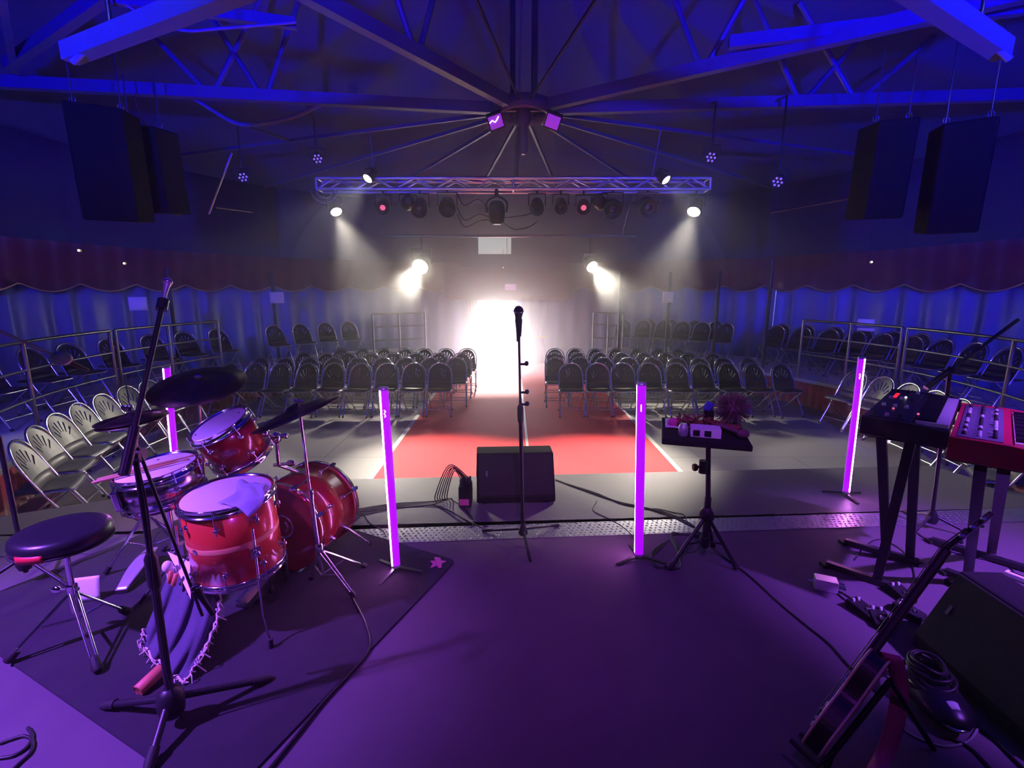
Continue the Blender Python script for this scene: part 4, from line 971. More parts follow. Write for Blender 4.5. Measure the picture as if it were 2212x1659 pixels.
tripod(t, V((sc0.x, sc0.y, 0)), 0.28, [V((sc0.x + 0.26 * math.cos(a), sc0.y + 0.26 * math.sin(a), RZ + 0.008)) for a in (0.9, 3.0, 5.1)], 0.007, M['chrome'])

# cymbals and their stands
def cymbal(name, label, c, normal, r, bell=0.05, group=None):
    b = MB(); prof = [(0.006, 0.030), (bell * 0.6, 0.026), (bell, 0.012), (bell * 1.15, 0.008), (r * 0.6, -0.004), (r, -0.024), (r, -0.0255), (r * 0.6, -0.0055), (bell * 1.15, 0.0065), (bell, 0.0105), (bell * 0.6, 0.0245), (0.006, 0.0285)]
    b.lathe(prof, frame(c, normal), 56, False); return solo(b, name, M['bronze'], label, 'cymbal', c, group)
cymbal('crash_cymbal', 'dark tilted crash cymbal at the right of the drum kit', Yp(638, 884, 2.60), (-0.38, -0.04, 1.0), 0.245)
cymbal('ride_cymbal', 'large dark cymbal at the back left of the drum kit', Yp(426, 826, 3.0), (0.02, -0.30, 1.0), 0.275, 0.055)
HC = Yp(285, 905, 2.75)
cymbal('hi_hat_cymbal', 'upper hi-hat cymbal left of the snare', HC + V((0, 0, 0.012)), (-0.12, -0.06, 1), 0.178, 0.045, 'hi-hat pair')
cymbal('hi_hat_cymbal', 'lower hi-hat cymbal left of the snare', HC - V((0, 0, 0.02)), (0.10, 0.05, -1), 0.178, 0.045, 'hi-hat pair')
def cym_stand(label, base, c, hubz, feet, extra=0.06, double=True):
    t = thing('cymbal_stand', label, 'cymbal stand', (base.x, base.y, RZ), 0, 'chrome cymbal stands')
    b = MB(); mid = V((base.x, base.y, 0)) + (V((c.x, c.y, 0)) - V((base.x, base.y, 0))) * 0.5; mid.z = c.z * 0.58
    b.tube([V((base.x, base.y, 0.12)), mid], 0.013, 10); part(b, 'lower_pole', M['chrome'], t)
    b = MB(); b.tube([mid - V((0, 0, 0.03)), c + V((0, 0, extra))], 0.008, 10); part(b, 'upper_pole', M['chrome'], t)
    b = MB(); b.tube([mid - V((0, 0, 0.03)), mid + V((0, 0, 0.02))], 0.018, 10); b.tube([mid + V((-0.05, 0, 0)), mid + V((0.02, 0, 0))], 0.007, 8); b.ball(mid + V((-0.06, 0, 0)), 0.014, None, 10, 6, (1.6, 0.5, 1)); part(b, 'clamp', M['chrome'], t)
    b = MB(); b.ball(c + V((0, 0, extra + 0.0)), 0.016, None, 10, 6, (1.8, 0.6, 0.8)); part(b, 'wing_nut', M['chrome'], t)
    b = MB(); b.lathe([(0.016, hubz - 0.03), (0.022, hubz - 0.02), (0.022, hubz + 0.03), (0.016, hubz + 0.04)], Matrix.Translation((base.x, base.y, 0)), 14); part(b, 'hub', M['chrome'], t)
    for f in feet:
        f = V(f); s = V((base.x, base.y, hubz)); d = (f - s); sd = V((-d.y, d.x, 0)).normalized() * 0.012; b = MB()
        if double:
            for q in (-1, 1): b.tube([s + sd * q + d * 0.05, f + sd * q * 0.6 - d * 0.06], 0.0045, 6)
        else: b.tube([s, f - d * 0.05], 0.008, 8)
        b.tube([V((base.x, base.y, max(0.09, hubz - 0.16))), s + d * 0.55], 0.004, 6)
        l = part(b, 'leg', M['chrome'], t); b = MB(); b.tube([f - d * 0.10, f], [0.012, 0.015], 8); part(b, 'rubber_foot', M['rubber'], l)
    return t
cs = Zp(690, 1187, 0.25); cs.z = 0
cym_stand('chrome stand of the tilted crash cymbal, at the right of the drum kit', cs, Yp(648, 906, 2.58), 0.25, [Zp(765, 1288, RZ + 0.008), Zp(790, 1222, RZ + 0.008), Zp(672, 1250, RZ + 0.008)], 0.10)
rb = Yp(432, 1040, 3.05); rb.z = 0
cym_stand('chrome stand of the large back cymbal, behind the rack tom', rb, Yp(430, 838, 3.0), 0.3, [rb + V((0.25, -0.1, RZ + 0.008)), rb + V((-0.25, -0.08, RZ + 0.008)), rb + V((0, 0.28, RZ + 0.008))], 0.07)
# hi-hat stand with pedal
hbz = V((HC.x - 0.02, HC.y + 0.02, 0))
t = thing('hi_hat_stand', 'chrome hi-hat stand with pedal left of the snare', 'cymbal stand', (hbz.x, hbz.y, RZ))
b = MB(); b.tube([V((hbz.x, hbz.y, 0.05)), HC - V((0, 0, 0.06))], 0.012, 10); part(b, 'pole', M['chrome'], t)
b = MB(); b.tube([HC - V((0, 0, 0.06)), HC + V((-0.005, 0, 0.26))], 0.004, 8); part(b, 'pull_rod', M['chrome'], t)
b = MB(); b.lathe([(0.012, 0.03), (0.016, 0.04), (0.016, 0.075), (0.010, 0.085)], Matrix.Translation(HC), 12); b.ball(HC + V((-0.03, 0, 0.065)), 0.016, None, 10, 6, (1.8, 0.5, 1.1)); part(b, 'clutch', M['chrome'], t)
for f in (Zp(228, 1238, RZ + 0.01), hbz + V((0.26, 0.14, RZ + 0.01)), hbz + V((-0.05, 0.3, RZ + 0.01))):
    s = V((hbz.x, hbz.y, 0.38)); d = f - s; b = MB(); b.tube([s, f - d * 0.05], 0.009, 8); b.tube([V((hbz.x, hbz.y, 0.16)), s + d * 0.5], 0.005, 6); l = part(b, 'leg', M['chrome'], t)
    b = MB(); b.tube([f - d * 0.12, f], [0.014, 0.018], 8); part(b, 'rubber_foot', M['rubber'], l)
h0, h1 = Zp(330, 1185, 0.09), Zp(262, 1276, RZ + 0.02)
fp = MB(); dd = (h1 - h0); sdv = V((-dd.y, dd.x, 0)).normalized() * 0.042
fp.grid(lambda u, v: h0 + dd * v + sdv * (2 * u - 1) * (0.7 + 0.3 * math.sin(PI * min(1, v * 1.1))) + V((0, 0, 0.015 * math.sin(PI * v))), 6, 14, 0.008); fo = part(fp, 'footboard', M['silver'], t)
b = MB()
for k in range(4):
    c = h0 + dd * (0.30 + 0.10 * k) + V((0, 0, 0.016)); b.tube([c + sdv * 0.35 * math.cos(a) + dd.normalized() * 0.010 * math.sin(a) for a in [2 * PI * i / 12 for i in range(12)]], 0.002, 5, True)
part(b, 'oval_marks', M['white'], fo)
b = MB(); b.bar(h1 - V((0, 0, 0.012)), h0 - V((0, 0, h0.z - RZ - 0.008)), 0.06, 0.008); part(b, 'base_plate', M['steel'], t)
b = MB(); b.tube([h0, V((hbz.x, hbz.y, 0.13))], 0.006, 6); part(b, 'chain', M['chrome'], t)

# drum stool
TH = V((-2.13, 2.15, 0)); tz = 0.60
t = thing('drum_stool', 'round black drum stool on a chrome tripod', 'stool', (TH.x, TH.y, RZ))
b = MB(); b.lathe([(0.001, tz - 0.085), (0.165, tz - 0.085), (0.186, tz - 0.07), (0.192, tz - 0.04), (0.186, tz - 0.012), (0.165, tz), (0.10, tz + 0.004), (0.001, tz + 0.002)], Matrix.Translation(TH), 48, False); sp_ = part(b, 'seat', M['vinyl'], t)
b = MB(); b.tube([TH + V((0.189 * math.cos(a), 0.189 * math.sin(a), tz - 0.072)) for a in [2 * PI * i / 40 for i in range(40)]], 0.005, 6, True); part(b, 'piping', M['rubber'], sp_)
b = MB(); a0 = -PI / 2 + 0.02; b.grid(lambda u, v: TH + V((0.1935 * math.cos(a0 - 0.25 + 0.6 * u), 0.1935 * math.sin(a0 - 0.25 + 0.6 * u), tz - 0.078 + 0.035 * v)), 10, 1, 0.002); lb = part(b, 'red_label', M['redlabel'], sp_)
b = MB(); b.tube([TH + V((0, 0, 0.26)), TH + V((0, 0, tz - 0.08))], 0.0125, 12); part(b, 'post', M['chrome'], t)
b = MB(); b.tube([TH + V((0, 0, 0.16)), TH + V((0, 0, 0.30))], 0.022, 12); b.tube([TH + V((-0.06, -0.01, 0.28)), TH + V((0.03, 0, 0.28))], 0.008, 8); b.ball(TH + V((-0.07, -0.01, 0.28)), 0.02, None, 10, 6, (1.4, 0.6, 1)); part(b, 'clamp', M['chrome'], t)
b = MB(); b.box(TH + V((0, 0, tz - 0.095)), (0.14, 0.10, 0.03)); part(b, 'seat_bracket', M['black'], t)
for f in (Zp(14, 1430, RZ + 0.014), Zp(212, 1450, RZ + 0.014), Zp(278, 1322, RZ + 0.014)):
    s = TH + V((0, 0, 0.27)); d = f - s; sd = V((-d.y, d.x, 0)).normalized() * 0.013; b = MB()
    for q in (-1, 1): b.tube([s + sd * q, f + sd * q * 0.8 - d * 0.08], 0.006, 8)
    b.tube([TH + V((0, 0, 0.12)), s + d * 0.55], 0.006, 8); l = part(b, 'leg', M['chrome'], t)
    b = MB(); b.tube([f - d * 0.16, f - d * 0.03, f], [0.017, 0.022, 0.016], 10); part(b, 'rubber_foot', M['rubber'], l)
# white sheet behind the stool
p0 = Zp(186, 1300, RZ + 0.004); b = MB(); m = Matrix.Translation(p0) @ Matrix.Rotation(0.25, 4, 'Z')
b.grid(lambda u, v: m @ V((-0.065 + 0.13 * u, 0.03 * v, 0.002 + 0.13 * v + 0.01 * math.sin(PI * v))), 6, 6, 0.004); solo(b, 'white_card', M['white'], 'bright white card standing on the rug behind the stool post', 'card', p0)

# fringed shawl hanging from the floor tom legs
q00, q01, q10, q11 = Zp(372, 1225, 0.36), Zp(478, 1248, 0.30), Zp(302, 1392, 0.05), Zp(398, 1478, 0.018)
def shawl(u, v):
    p = (q00 * (1 - u) + q01 * u) * (1 - v) + (q10 * (1 - u) + q11 * u) * v
    nn = V((0.5, -0.8, 0.2)).normalized()
    return p + nn * ((0.024 * math.sin(u * 17 + v * 2) + 0.012 * math.sin(u * 33 - v * 3)) * (0.35 + 0.65 * v) + 0.05 * math.sin(PI * v) * math.sin(PI * u)) + V((0.05 * math.sin(PI * v) * u, 0, 0))
b = MB(); b.grid(shawl, 30, 24, 0.004); o = solo(b, 'fringed_shawl', M['shawl'], 'faded blue fringed shawl hanging below the floor tom', 'shawl', (q00 + q11) / 2)
b = MB(); rr = random.Random(5)
edge = [(i / 26, 1.0) for i in range(27)] + [(1.0, 1 - i / 30) for i in range(1, 31)] + [(i / 14, 0.0) for i in range(15)] + [(0.0, 0.8 + i / 50) for i in range(10)]
for (u, v) in edge:
    p = shawl(u, v); q = p + V((rr.uniform(-0.02, 0.035), rr.uniform(-0.03, 0.01), -rr.uniform(0.0, 0.05))); q.z = max(q.z, RZ + 0.006)
    b.tube(smooth([p, p + V((rr.uniform(-0.015, 0.02), -0.012, 0.01)), q], 3), 0.0028, 5)
ed = [shawl(1.0, i / 30) + V((0.006 * math.sin(i * 2.1), -0.005, 0)) for i in range(31)]; b.tube(ed, 0.005, 6); ed = [shawl(i / 26, 1.0) + V((0, -0.004, 0.006 + 0.004 * math.sin(i * 1.7))) for i in range(27)]; b.tube(ed, 0.005, 6)
f_ = part(b, 'fringe', M['fringe'], o); f_['kind'] = 'stuff'
pA = Zp(398, 1240, 0.36); b = MB(); tri = [Zp(366, 1190, 0.42), Zp(414, 1212, 0.42), Zp(416, 1292, 0.30), Zp(392, 1240, 0.36)]
nn = V((0.2, -0.9, 0.3)).normalized() * 0.02; b.add([p + nn for p in tri] + [p + nn * 0.85 for p in tri], [(0, 1, 2, 3), (7, 6, 5, 4), (0, 4, 5, 1), (1, 5, 6, 2), (2, 6, 7, 3), (3, 7, 4, 0)])
solo(b, 'paper_sheet', M['white'], 'pale paper sheet tucked into the top of the shawl', 'paper', tri[0])
p = Zp(366, 1222, 0.40) + nn; b = MB(); b.ball(p, 0.026, None, 16, 10, (0.9, 0.9, 1.1)); b.tube([p - V((0, 0, 0.02)), p - V((0.0, 0.0, 0.06))], 0.008, 8); solo(b, 'white_shaker', M['white'], 'round white shaker at the top of the shawl', 'shaker', p)
for k, (px, py) in enumerate(((372, 1244), (382, 1250))):
    p = Zp(px, py, 0.36) + nn; b = MB(); b.lathe([(0.006, -0.03), (0.011, -0.026), (0.011, 0.028), (0.006, 0.03)], frame(p, (0.15 + 0.1 * k, 0.2, 0.9)), 14); solo(b, 'wooden_bell', M['terra'], ('left', 'right')[k] + ' of two small orange wooden tubes on the shawl', 'wooden tube', p, 'small wooden tubes')
# terracotta shaker on the rug
p = Zp(325, 1468, RZ + 0.03); b = MB(); mm = frame(p, (0.10, 0.32, 0.06)); b.lathe([(0.024, -0.055), (0.027, -0.052), (0.027, 0.052), (0.024, 0.055)], mm, 24); o = solo(b, 'tube_shaker', M['terra'], 'orange cylinder shaker lying on the rug by the boom stand', 'shaker', p)
b = MB(); b.lathe([(0.0235, -0.0565), (0.0235, -0.055), (0.001, -0.055)], mm, 24, False); part(b, 'end_disc', M['wood_band'], o)

# ------------------------------------------------------------------ floor monitor at the centre
def wedge(name, label, m, w_, prof, grille_edge):
    t = thing(name, label, 'monitor speaker', m.translation)
    b = MB(); vs = [(-w_ / 2, y, z) for y, z in prof] + [(w_ / 2, y, z) for y, z in prof]; n = len(prof)
    b.add(vs, [tuple(range(n)), tuple(range(n, 2 * n))[::-1]] + [(i, n + i, n + (i + 1) % n, (i + 1) % n) for i in range(n)], False, m)
    part(b, 'cabinet', M['matte'], t, bev=0.010)
    (y0, z0), (y1, z1) = prof[grille_edge], prof[grille_edge + 1]; d = V((0, y1 - y0, z1 - z0)); nn = V((0, -d.z, d.y)).normalized()
    b = MB(); c = V((0, (y0 + y1) / 2, (z0 + z1) / 2)) + nn * 0.006; mm = m @ frame(c, nn, (1, 0, 0)); b.box((0, 0, 0), (w_ * 0.95, d.length * 0.94, 0.014), mm); g = part(b, 'grille', M['grille'], t, bev=0.004)
    b = MB(); b.box((-w_ * 0.37, 0.03 * d.length, 0.009), (0.014, 0.045, 0.004), mm); part(b, 'badge', M['greyrub'], g)
    for s in (-1, 1):
        b = MB(); b.box((s * (w_ / 2 + 0.002), sum(y for y, z in prof) / n + 0.03, z1 * 0.5), (0.006, 0.14, 0.05), m); part(b, 'side_handle', M['rubber'], t)
    b = MB()
    for sx in (-0.4, 0.4):
        for sy in (prof[0][0] + 0.03, prof[-1][0] - 0.03): b.lathe([(0.016, -0.008), (0.016, 0.0)], m @ Matrix.Translation((sx * w_, sy, 0)), 10)
    part(b, 'rubber_foot', M['rubber'], t); return t
wa, wb = Zp(1030, 1090, 0.0), Zp(1200, 1086, 0.0)
m = Matrix.Translation((wa + wb) / 2 + V((0, 0, 0.008))) @ Matrix.Rotation(math.atan2(wb.y - wa.y, wb.x - wa.x), 4, 'Z')
wedge('floor_monitor', 'black wedge floor monitor behind the centre microphone stand', m, (wb - wa).length, [(0, 0), (0, 0.05), (0.17, 0.365), (0.36, 0.365), (0.40, 0.28), (0.40, 0)], 1)
# stage box with bundled cables left of the monitor
p = Zp(1004, 1098, 0.0); t = thing('stage_box', 'small dark stage box stuffed with plugs left of the centre monitor', 'stage box', p)
b = MB(); b.box(p + V((0, 0.09, 0.085)), (0.10, 0.15, 0.17)); part(b, 'case', M['matte'], t, bev=0.006)
b = MB(); b.box(p + V((-0.005, 0.012, 0.045)), (0.075, 0.006, 0.05)); part(b, 'pink_label', M['pinkpaper'], t)
for k in range(8):
    b = MB(); q = p + V((-0.035 + 0.01 * k, 0.07 + 0.02 * (k % 4), 0.17)); b.tube([q, q + V((0, 0, 0.05))], 0.009, 8); part(b, 'plug', M['steel'] if k % 3 == 0 else M['rubber'], t)

rc = random.Random(11)
def cable(pts, label, r=0.0045, name='floor_cable', group='black cables on the stage floor', m=None, px=True):
    P = [Zp(*q, r + 0.001) if len(q) == 2 else V(q) for q in pts]
    b = MB(); b.tube(smooth(P, 6), r, 6); solo(b, name, m or M['cable'], label, 'cable', P[0], group)
top_ = p + V((0, 0.1, 0.22))
for k in range(6):
    u = p + V((-0.03 + 0.012 * k, 0.08 + 0.015 * (k % 3), 0.21))
    cable([tuple(u), tuple(u + V((-0.06 - 0.02 * k, 0.0, 0.07 + 0.008 * k))), tuple(p + V((-0.14 - 0.022 * k, 0.02 * k, 0.10 - 0.008 * k))), tuple(Zp(975 - 6 * k, 1076 + 2 * k, 0.006 + 0.004 * k)), (930 - 5 * k, 1083 + 2 * k), (850, 1088 + 2 * k), (770, 1100 + 3 * k), (735, 1106 + 4 * k)],
          f'black cable looping from the stage box left to the drums, {ORD[k]} of its bundle', 0.0045, group='cable bundle between stage box and drums')
cable([(975, 1078), (1000, 1095), (1022, 1122), (1018, 1140)], 'black cable running from the stage box to the tread plate', 0.005)
cable([(935, 1090), (970, 1102), (1005, 1122), (1040, 1140)], 'black cable curving under the left leg of the centre stand', 0.005)
cable([(1200, 1036), (1260, 1058), (1330, 1082), (1372, 1092), (1440, 1108), (1492, 1132), (1510, 1150)], 'black cable from behind the monitor to the tray stand', 0.006)
cable([(1225, 1045), (1290, 1066), (1345, 1088), (1400, 1098), (1455, 1118), (1500, 1140)], 'second black cable from the monitor to the tray stand', 0.006)
cable([(1289, 1082), (1281, 1102), (1310, 1118), (1340, 1135), (1365, 1156), (1376, 1178), (1384, 1200)], 'thin black cable looping to the foot of the front right tube', 0.0035)
cable([(1392, 1100), (1420, 1099), (1456, 1107), (1478, 1112), (1486, 1130)], 'thin looped cable behind the tray stand legs', 0.0035)
for k in range(4):
    cable([(1445, 1165), (1425, 1178 + 3 * k), (1407, 1195 + 4 * k), (1418, 1221 + 2 * k), (1445, 1230 - 3 * k), (1470, 1224), (1462, 1190 - 4 * k), (1450, 1160 - 3 * k), (1480, 1155), (1510, 1156 + 2 * k)],
          f'coiled thin cable at the tray stand feet, {ORD[k]} loop', 0.0035, group='coiled cable at the tray stand')
cable([(1560, 1200), (1620, 1245), (1680, 1300), (1740, 1350), (1790, 1390), (1835, 1440), (1900, 1500)], 'long black cable from the tray stand to the guitar', 0.005)
cable([(1806, 1280), (1838, 1305), (1862, 1318), (1890, 1340)], 'short cable from the silver box to the pedals', 0.004)
cable([(1808, 1274), (1850, 1300), (1880, 1330), (1900, 1352)], 'second short cable from the silver box to the pedals', 0.004)
cable([(0, 1638), (30, 1632), (58, 1614), (70, 1590), (60, 1572)], 'curved cable end on the pale stage at the bottom left corner', 0.006)
cable([(0, 1606), (25, 1597), (52, 1590), (70, 1600), (66, 1625), (40, 1650), (10, 1680)], 'cable loop at the bottom left corner of the stage', 0.006)
cable([(575, 1670), (640, 1590), (700, 1515), (770, 1440), (798, 1398), (790, 1350), (765, 1300), (740, 1250)], 'black cable along the right edge of the drum rug', 0.008)
cable([(742, 1128), (760, 1150), (790, 1175), (800, 1200), (780, 1225)], 'thin cable hanging by the crash stand feet', 0.004)
cable([(785, 1110), (800, 1130), (825, 1145), (835, 1160)], 'thin cable crossing the tread plate by the drum rug', 0.004)
cable([(1970, 1140), (2000, 1165), (2050, 1190), (2110, 1205), (2170, 1218), (2190, 1235)], 'thin cable under the red keyboard stand', 0.004)
cable([(1845, 910 + 300), (1870, 1180), (1900, 1165), (1950, 1190), (1975, 1240), (1960, 1290)], 'thin cable among the black keyboard stand feet', 0.004)
cable([(2040, 1590), (2090, 1612), (2130, 1650), (2160, 1690)], 'black cable at the bottom right by the monitor', 0.006)
cable([(2110, 1570), (2150, 1600), (2190, 1640), (2230, 1680)], 'second black cable at the bottom right by the monitor', 0.006)
# pink star of tape
p = Zp(946, 1216, RZ + 0.002); b = MB(); poly = []
for k, r in enumerate((0.055, 0.03, 0.06, 0.028, 0.055, 0.032, 0.065, 0.03, 0.05, 0.028)): poly.append((r * math.cos(k * PI / 5 + 0.3), r * math.sin(k * PI / 5 + 0.3) * 1.15))
b.prism(poly, 0, 0.002, Matrix.Translation(p)); b.box((0, 0, 0.004), (0.022, 0.13, 0.004), Matrix.Translation(p) @ Matrix.Rotation(0.35, 4, 'Z')); solo(b, 'tape_star', M['pinkpaper'], 'pink star-shaped scrap of tape at the corner of the drum rug', 'tape', p)

# ------------------------------------------------------------------ tray stand with hand percussion
tb_ = Zp(1519, 1212, 0.0); TZ = 0.885
t = thing('tray_stand', 'black tripod stand topped by a wide flat tray', 'stand', tb_)
tp = Yp(1527, 962, tb_.y); tp.z = TZ
hubz = Yp(1518, 1112, tb_.y).z
b = MB(); b.tube([V((tb_.x, tb_.y, 0.12)), V((tb_.x, tb_.y, hubz + 0.12))], 0.020, 14); part(b, 'lower_pole', M['black'], t)
b = MB(); b.tube([V((tb_.x, tb_.y, hubz + 0.1)), tp], 0.0155, 14); part(b, 'upper_pole', M['black'], t)
b = MB(); b.lathe([(0.02, hubz - 0.03), (0.045, hubz - 0.02), (0.045, hubz + 0.02), (0.025, hubz + 0.05)], Matrix.Translation((tb_.x, tb_.y, 0)), 16); part(b, 'hub', M['black'], t)
ck = Yp(1519, 1008, tb_.y); b = MB(); b.tube([ck - V((0, 0, 0.04)), ck + V((0, 0, 0.04))], 0.026, 14); b.tube([ck, ck - V((0.05, 0.01, 0))], 0.008, 8); b.lathe([(0.02, -0.012), (0.024, 0), (0.02, 0.012)], frame(ck - V((0.055, 0.012, 0)), (1, 0, 0)), 14); part(b, 'clamp_knob', M['black'], t)
tf = [Zp(1446, 1228, 0.015), Zp(1592, 1228, 0.015), Zp(1540, 1178, 0.015)]
for f in tf:
    s = V((tb_.x, tb_.y, hubz)); d = f - s; b = MB(); b.tube([s, f - d * 0.05], 0.012, 10); l = part(b, 'leg', M['black'], t)
    b = MB(); b.tube([f - d * 0.09, f], [0.016, 0.019], 10); part(b, 'rubber_foot', M['rubber'], l)
    b = MB(); b.tube([V((tb_.x, tb_.y, 0.14)), s + d * 0.55], 0.007, 8); part(b, 'brace', M['black'], t)
b = MB(); b.lathe([(0.024, 0.10), (0.028, 0.11), (0.028, 0.16), (0.024, 0.17)], Matrix.Translation((tb_.x, tb_.y, 0)), 14); part(b, 'collar', M['black'], t)
TR = [Zp(1430, 948, TZ), Zp(1627, 964, TZ), Zp(1630, 905, TZ), Zp(1456, 897, TZ)]
ux = (TR[1] - TR[0]); ux.z = 0; TW = ux.length; ux.normalize(); uy = V((-ux.y, ux.x, 0)); TD = 0.50
m = Matrix((ux, uy, V((0, 0, 1)))).transposed().to_4x4(); m.translation = V((TR[0].x, TR[0].y, TZ))
b = MB(); b.box((TW / 2, TD / 2, -0.016), (TW, TD, 0.034), m); part(b, 'tray', M['matte'], t, bev=0.006)
b = MB(); b.box((TW / 2, TD / 2, -0.042), (0.14, 0.14, 0.02), m); part(b, 'tray_bracket', M['black'], t)
TT = 0.001
b = MB(); b.box((0.235, 0.135, 0.026 + TT), (0.16, 0.10, 0.05), m); o = solo(b, 'open_box', M['white'], 'white box open at the front on the tray', 'box', m @ V((0.3, 0.09, 0)))
for k, x in enumerate((0.185, 0.245)):
    b = MB(); b.box((x, 0.083, 0.026), (0.036, 0.006, 0.032), m); part(b, 'dark_window', M['matte'], o)
b = MB(); b.grid(lambda u, v: m @ V((0.02 + 0.13 * u, 0.23 + 0.22 * v - 0.03 * u, TT + 0.006 + 0.006 * math.sin(u * 4))), 6, 4, 0.002); solo(b, 'paper_sheet', M['white'], 'pale sheet lying on the left end of the tray', 'paper', m @ V((0.1, 0.25, 0)))
b = MB(); b.lathe([(0.022, 0), (0.026, 0.01), (0.026, 0.055), (0.018, 0.065), (0.018, 0.07)], m @ Matrix.Translation((0.115, 0.10, TT)), 18); solo(b, 'small_jar', M['silver'], 'small round jar at the front left of the tray', 'jar', m @ V((0.165, 0.06, 0)))
rr = random.Random(9)
b = MB()
for k in range(150):             # a long bundle of dried pods
    s = rr.random(); c = V((0.08 + 0.36 * s, 0.27 - 0.05 * s + rr.uniform(-0.05, 0.05), TT + 0.02 + rr.uniform(0, 0.055) * math.sin(PI * min(1, 0.15 + s))))
    d = V((rr.uniform(-1, 1), rr.uniform(-1, 1), rr.uniform(-0.1, 0.8))).normalized()
    b.tube([m @ c, m @ (c + d * 0.018), m @ (c + d * 0.034)], [0.005, 0.009, 0.003], 6)
b.tube([m @ V((0.06, 0.27, 0.03)), m @ V((0.43, 0.23, 0.03))], 0.024, 8)
o = solo(b, 'seed_rattle', M['brown'], 'long bundle of brown seed pods lying across the tray', 'rattle', m @ V((0.3, 0.2, 0)))
b = MB(); b.ball(m @ V((0.075, 0.27, 0.032)), 0.034, None, 14, 8, (1.3, 0.9, 0.8)); part(b, 'red_end', M['strap'], o)
b = MB(); c0 = V((0.395, 0.33, 0.125))
for k in range(520):
    d = V((rr.gauss(0, 1), rr.gauss(0, 1), rr.gauss(0, 1))).normalized(); L = 0.11 * rr.uniform(0.75, 1.0)
    e = c0 + V((d.x * L * 1.05, d.y * L * 0.9, d.z * L)); e.z = max(e.z, 0.006)
    b.tube([m @ (c0 + d * 0.03), m @ e], [0.0024, 0.0016], 4)
b.ball(m @ c0, 0.055, None, 14, 8)
o = solo(b, 'bristle_ball', M['tulle'], 'big fuzzy mauve ball on the right of the tray', 'shaker', m @ c0); 
b = MB(); b.tube([m @ V((0.30, 0.19, 0.06)), m @ V((0.43, 0.12, 0.03))], 0.012, 8); b.ball(m @ V((0.43, 0.12, 0.032)), 0.026, None, 12, 8, (1.4, 1, 1)); solo(b, 'mauve_rattle', M['tulle'], 'long mauve rattle lying on the front of the tray', 'rattle', m @ V((0.45, 0.08, 0.04)))
b = MB(); b.tube([m @ V((0.15, 0.36, 0.05)), m @ V((0.25, 0.41, 0.115))], 0.004, 8); o = solo(b, 'mallet', M['steel'], 'metal mallet with a blue head propped at the back of the tray', 'mallet', m @ V((0.2, 0.3, 0.06)))
b = MB(); b.box((0, 0, 0), (0.05, 0.04, 0.06), m @ Matrix.Translation((0.27, 0.415, 0.11)) @ Matrix.Rotation(0.5, 4, 'Y')); part(b, 'blue_head', M['bluehead'], o, bev=0.012)
b = MB(); b.box((0.275, 0.42, 0.045), (0.06, 0.05, 0.088), m); solo(b, 'dark_block', M['matte'], 'dark block under the blue mallet head on the tray', 'block', m @ V((0.315, 0.33, 0.04)), bev=0.006)

# ------------------------------------------------------------------ keyboards
def keyboard(name, label, P0, u, L, D, H, mt, nwhite, panel, knobs, seed):
    u = V(u).normalized(); wv = V((u.y, -u.x, 0)); m = Matrix((u, -wv, V((0, 0, 1)))).transposed().to_4x4(); m.translation = V(P0)
    # local: x along the keys, y from -D (key edge) to 0 (rear edge), z 0 = top
    t = thing(name, label, 'keyboard', P0)
    b = MB(); prof = [(-D, -0.03), (-D, -H), (-0.01, -H), (0, -H + 0.02), (0, 0.0), (-D * 0.58, 0.0), (-D * 0.60, -0.03)]
    n = len(prof); vs = [(0.02, y, z) for y, z in prof] + [(L - 0.02, y, z) for y, z in prof]
    b.add(vs, [tuple(range(n)), tuple(range(n, 2 * n))[::-1]] + [(i, n + i, n + (i + 1) % n, (i + 1) % n) for i in range(n)], False, m); part(b, 'body', mt, t)
    for x in (0.01, L - 0.01):
        b = MB(); b.prism([(-D - 0.008, -H - 0.004), (0.004, -H - 0.004), (0.004, 0.006), (-D * 0.55, 0.006), (-D - 0.008, -0.012)], -0.012, 0.012, m @ Matrix.Translation((x, 0, 0)) @ Matrix(((0, 0, 1, 0), (1, 0, 0, 0), (0, 1, 0, 0), (0, 0, 0, 1)))); part(b, 'end_cheek', mt, t, bev=0.004)
    b = MB(); b.box((L / 2, -D * 0.28, 0.002), (L * 0.90, D * 0.44, 0.004), m); part(b, 'control_panel', panel, t)
    x0, x1 = 0.13, L - 0.03; kw = (x1 - x0) / nwhite
    for k in range(nwhite):
        b = MB(); b.box((x0 + kw * (k + 0.5), -D * 0.80, -0.018), (kw * 0.93, D * 0.38, 0.018), m); part(b, 'white_key', M['key_white'], t)
        if k % 7 in (0, 1, 3, 4, 5) and k < nwhite - 1:
            b = MB(); b.box((x0 + kw * (k + 1), -D * 0.73, -0.004), (kw * 0.5, D * 0.23, 0.014), m); part(b, 'black_key', M['key_black'], t)
    rk = random.Random(seed)
    for k in range(knobs):
        b = MB(); x = 0.1 + (L - 0.2) * (k % (knobs // 3)) / (knobs // 3 - 1); y = -D * (0.12 + 0.15 * (k // (knobs // 3)))
        b.lathe([(0.009, 0.003), (0.010, 0.006), (0.008, 0.020), (0.001, 0.021)], m @ Matrix.Translation((x + rk.uniform(-0.008, 0.008), y, 0)), 10); part(b, 'knob', M['knob'] if rk.random() < 0.45 else M['rubber'], t)
    return t, m
UK = (0.70, 0.714, 0)
k1z = 1.07; K1 = Zp(1862, 900, k1z)
t, m1 = keyboard('black_keyboard', 'black keyboard on a black stand, left of the red one', K1, UK, 0.98, 0.33, 0.085, M['kb_black'], 29, M['kb_black'], 12, 1)
b = MB(); b.box((0.74, -0.05, 0.005), (0.16, 0.018, 0.003), m1); part(b, 'red_display', M['led_red'], t)
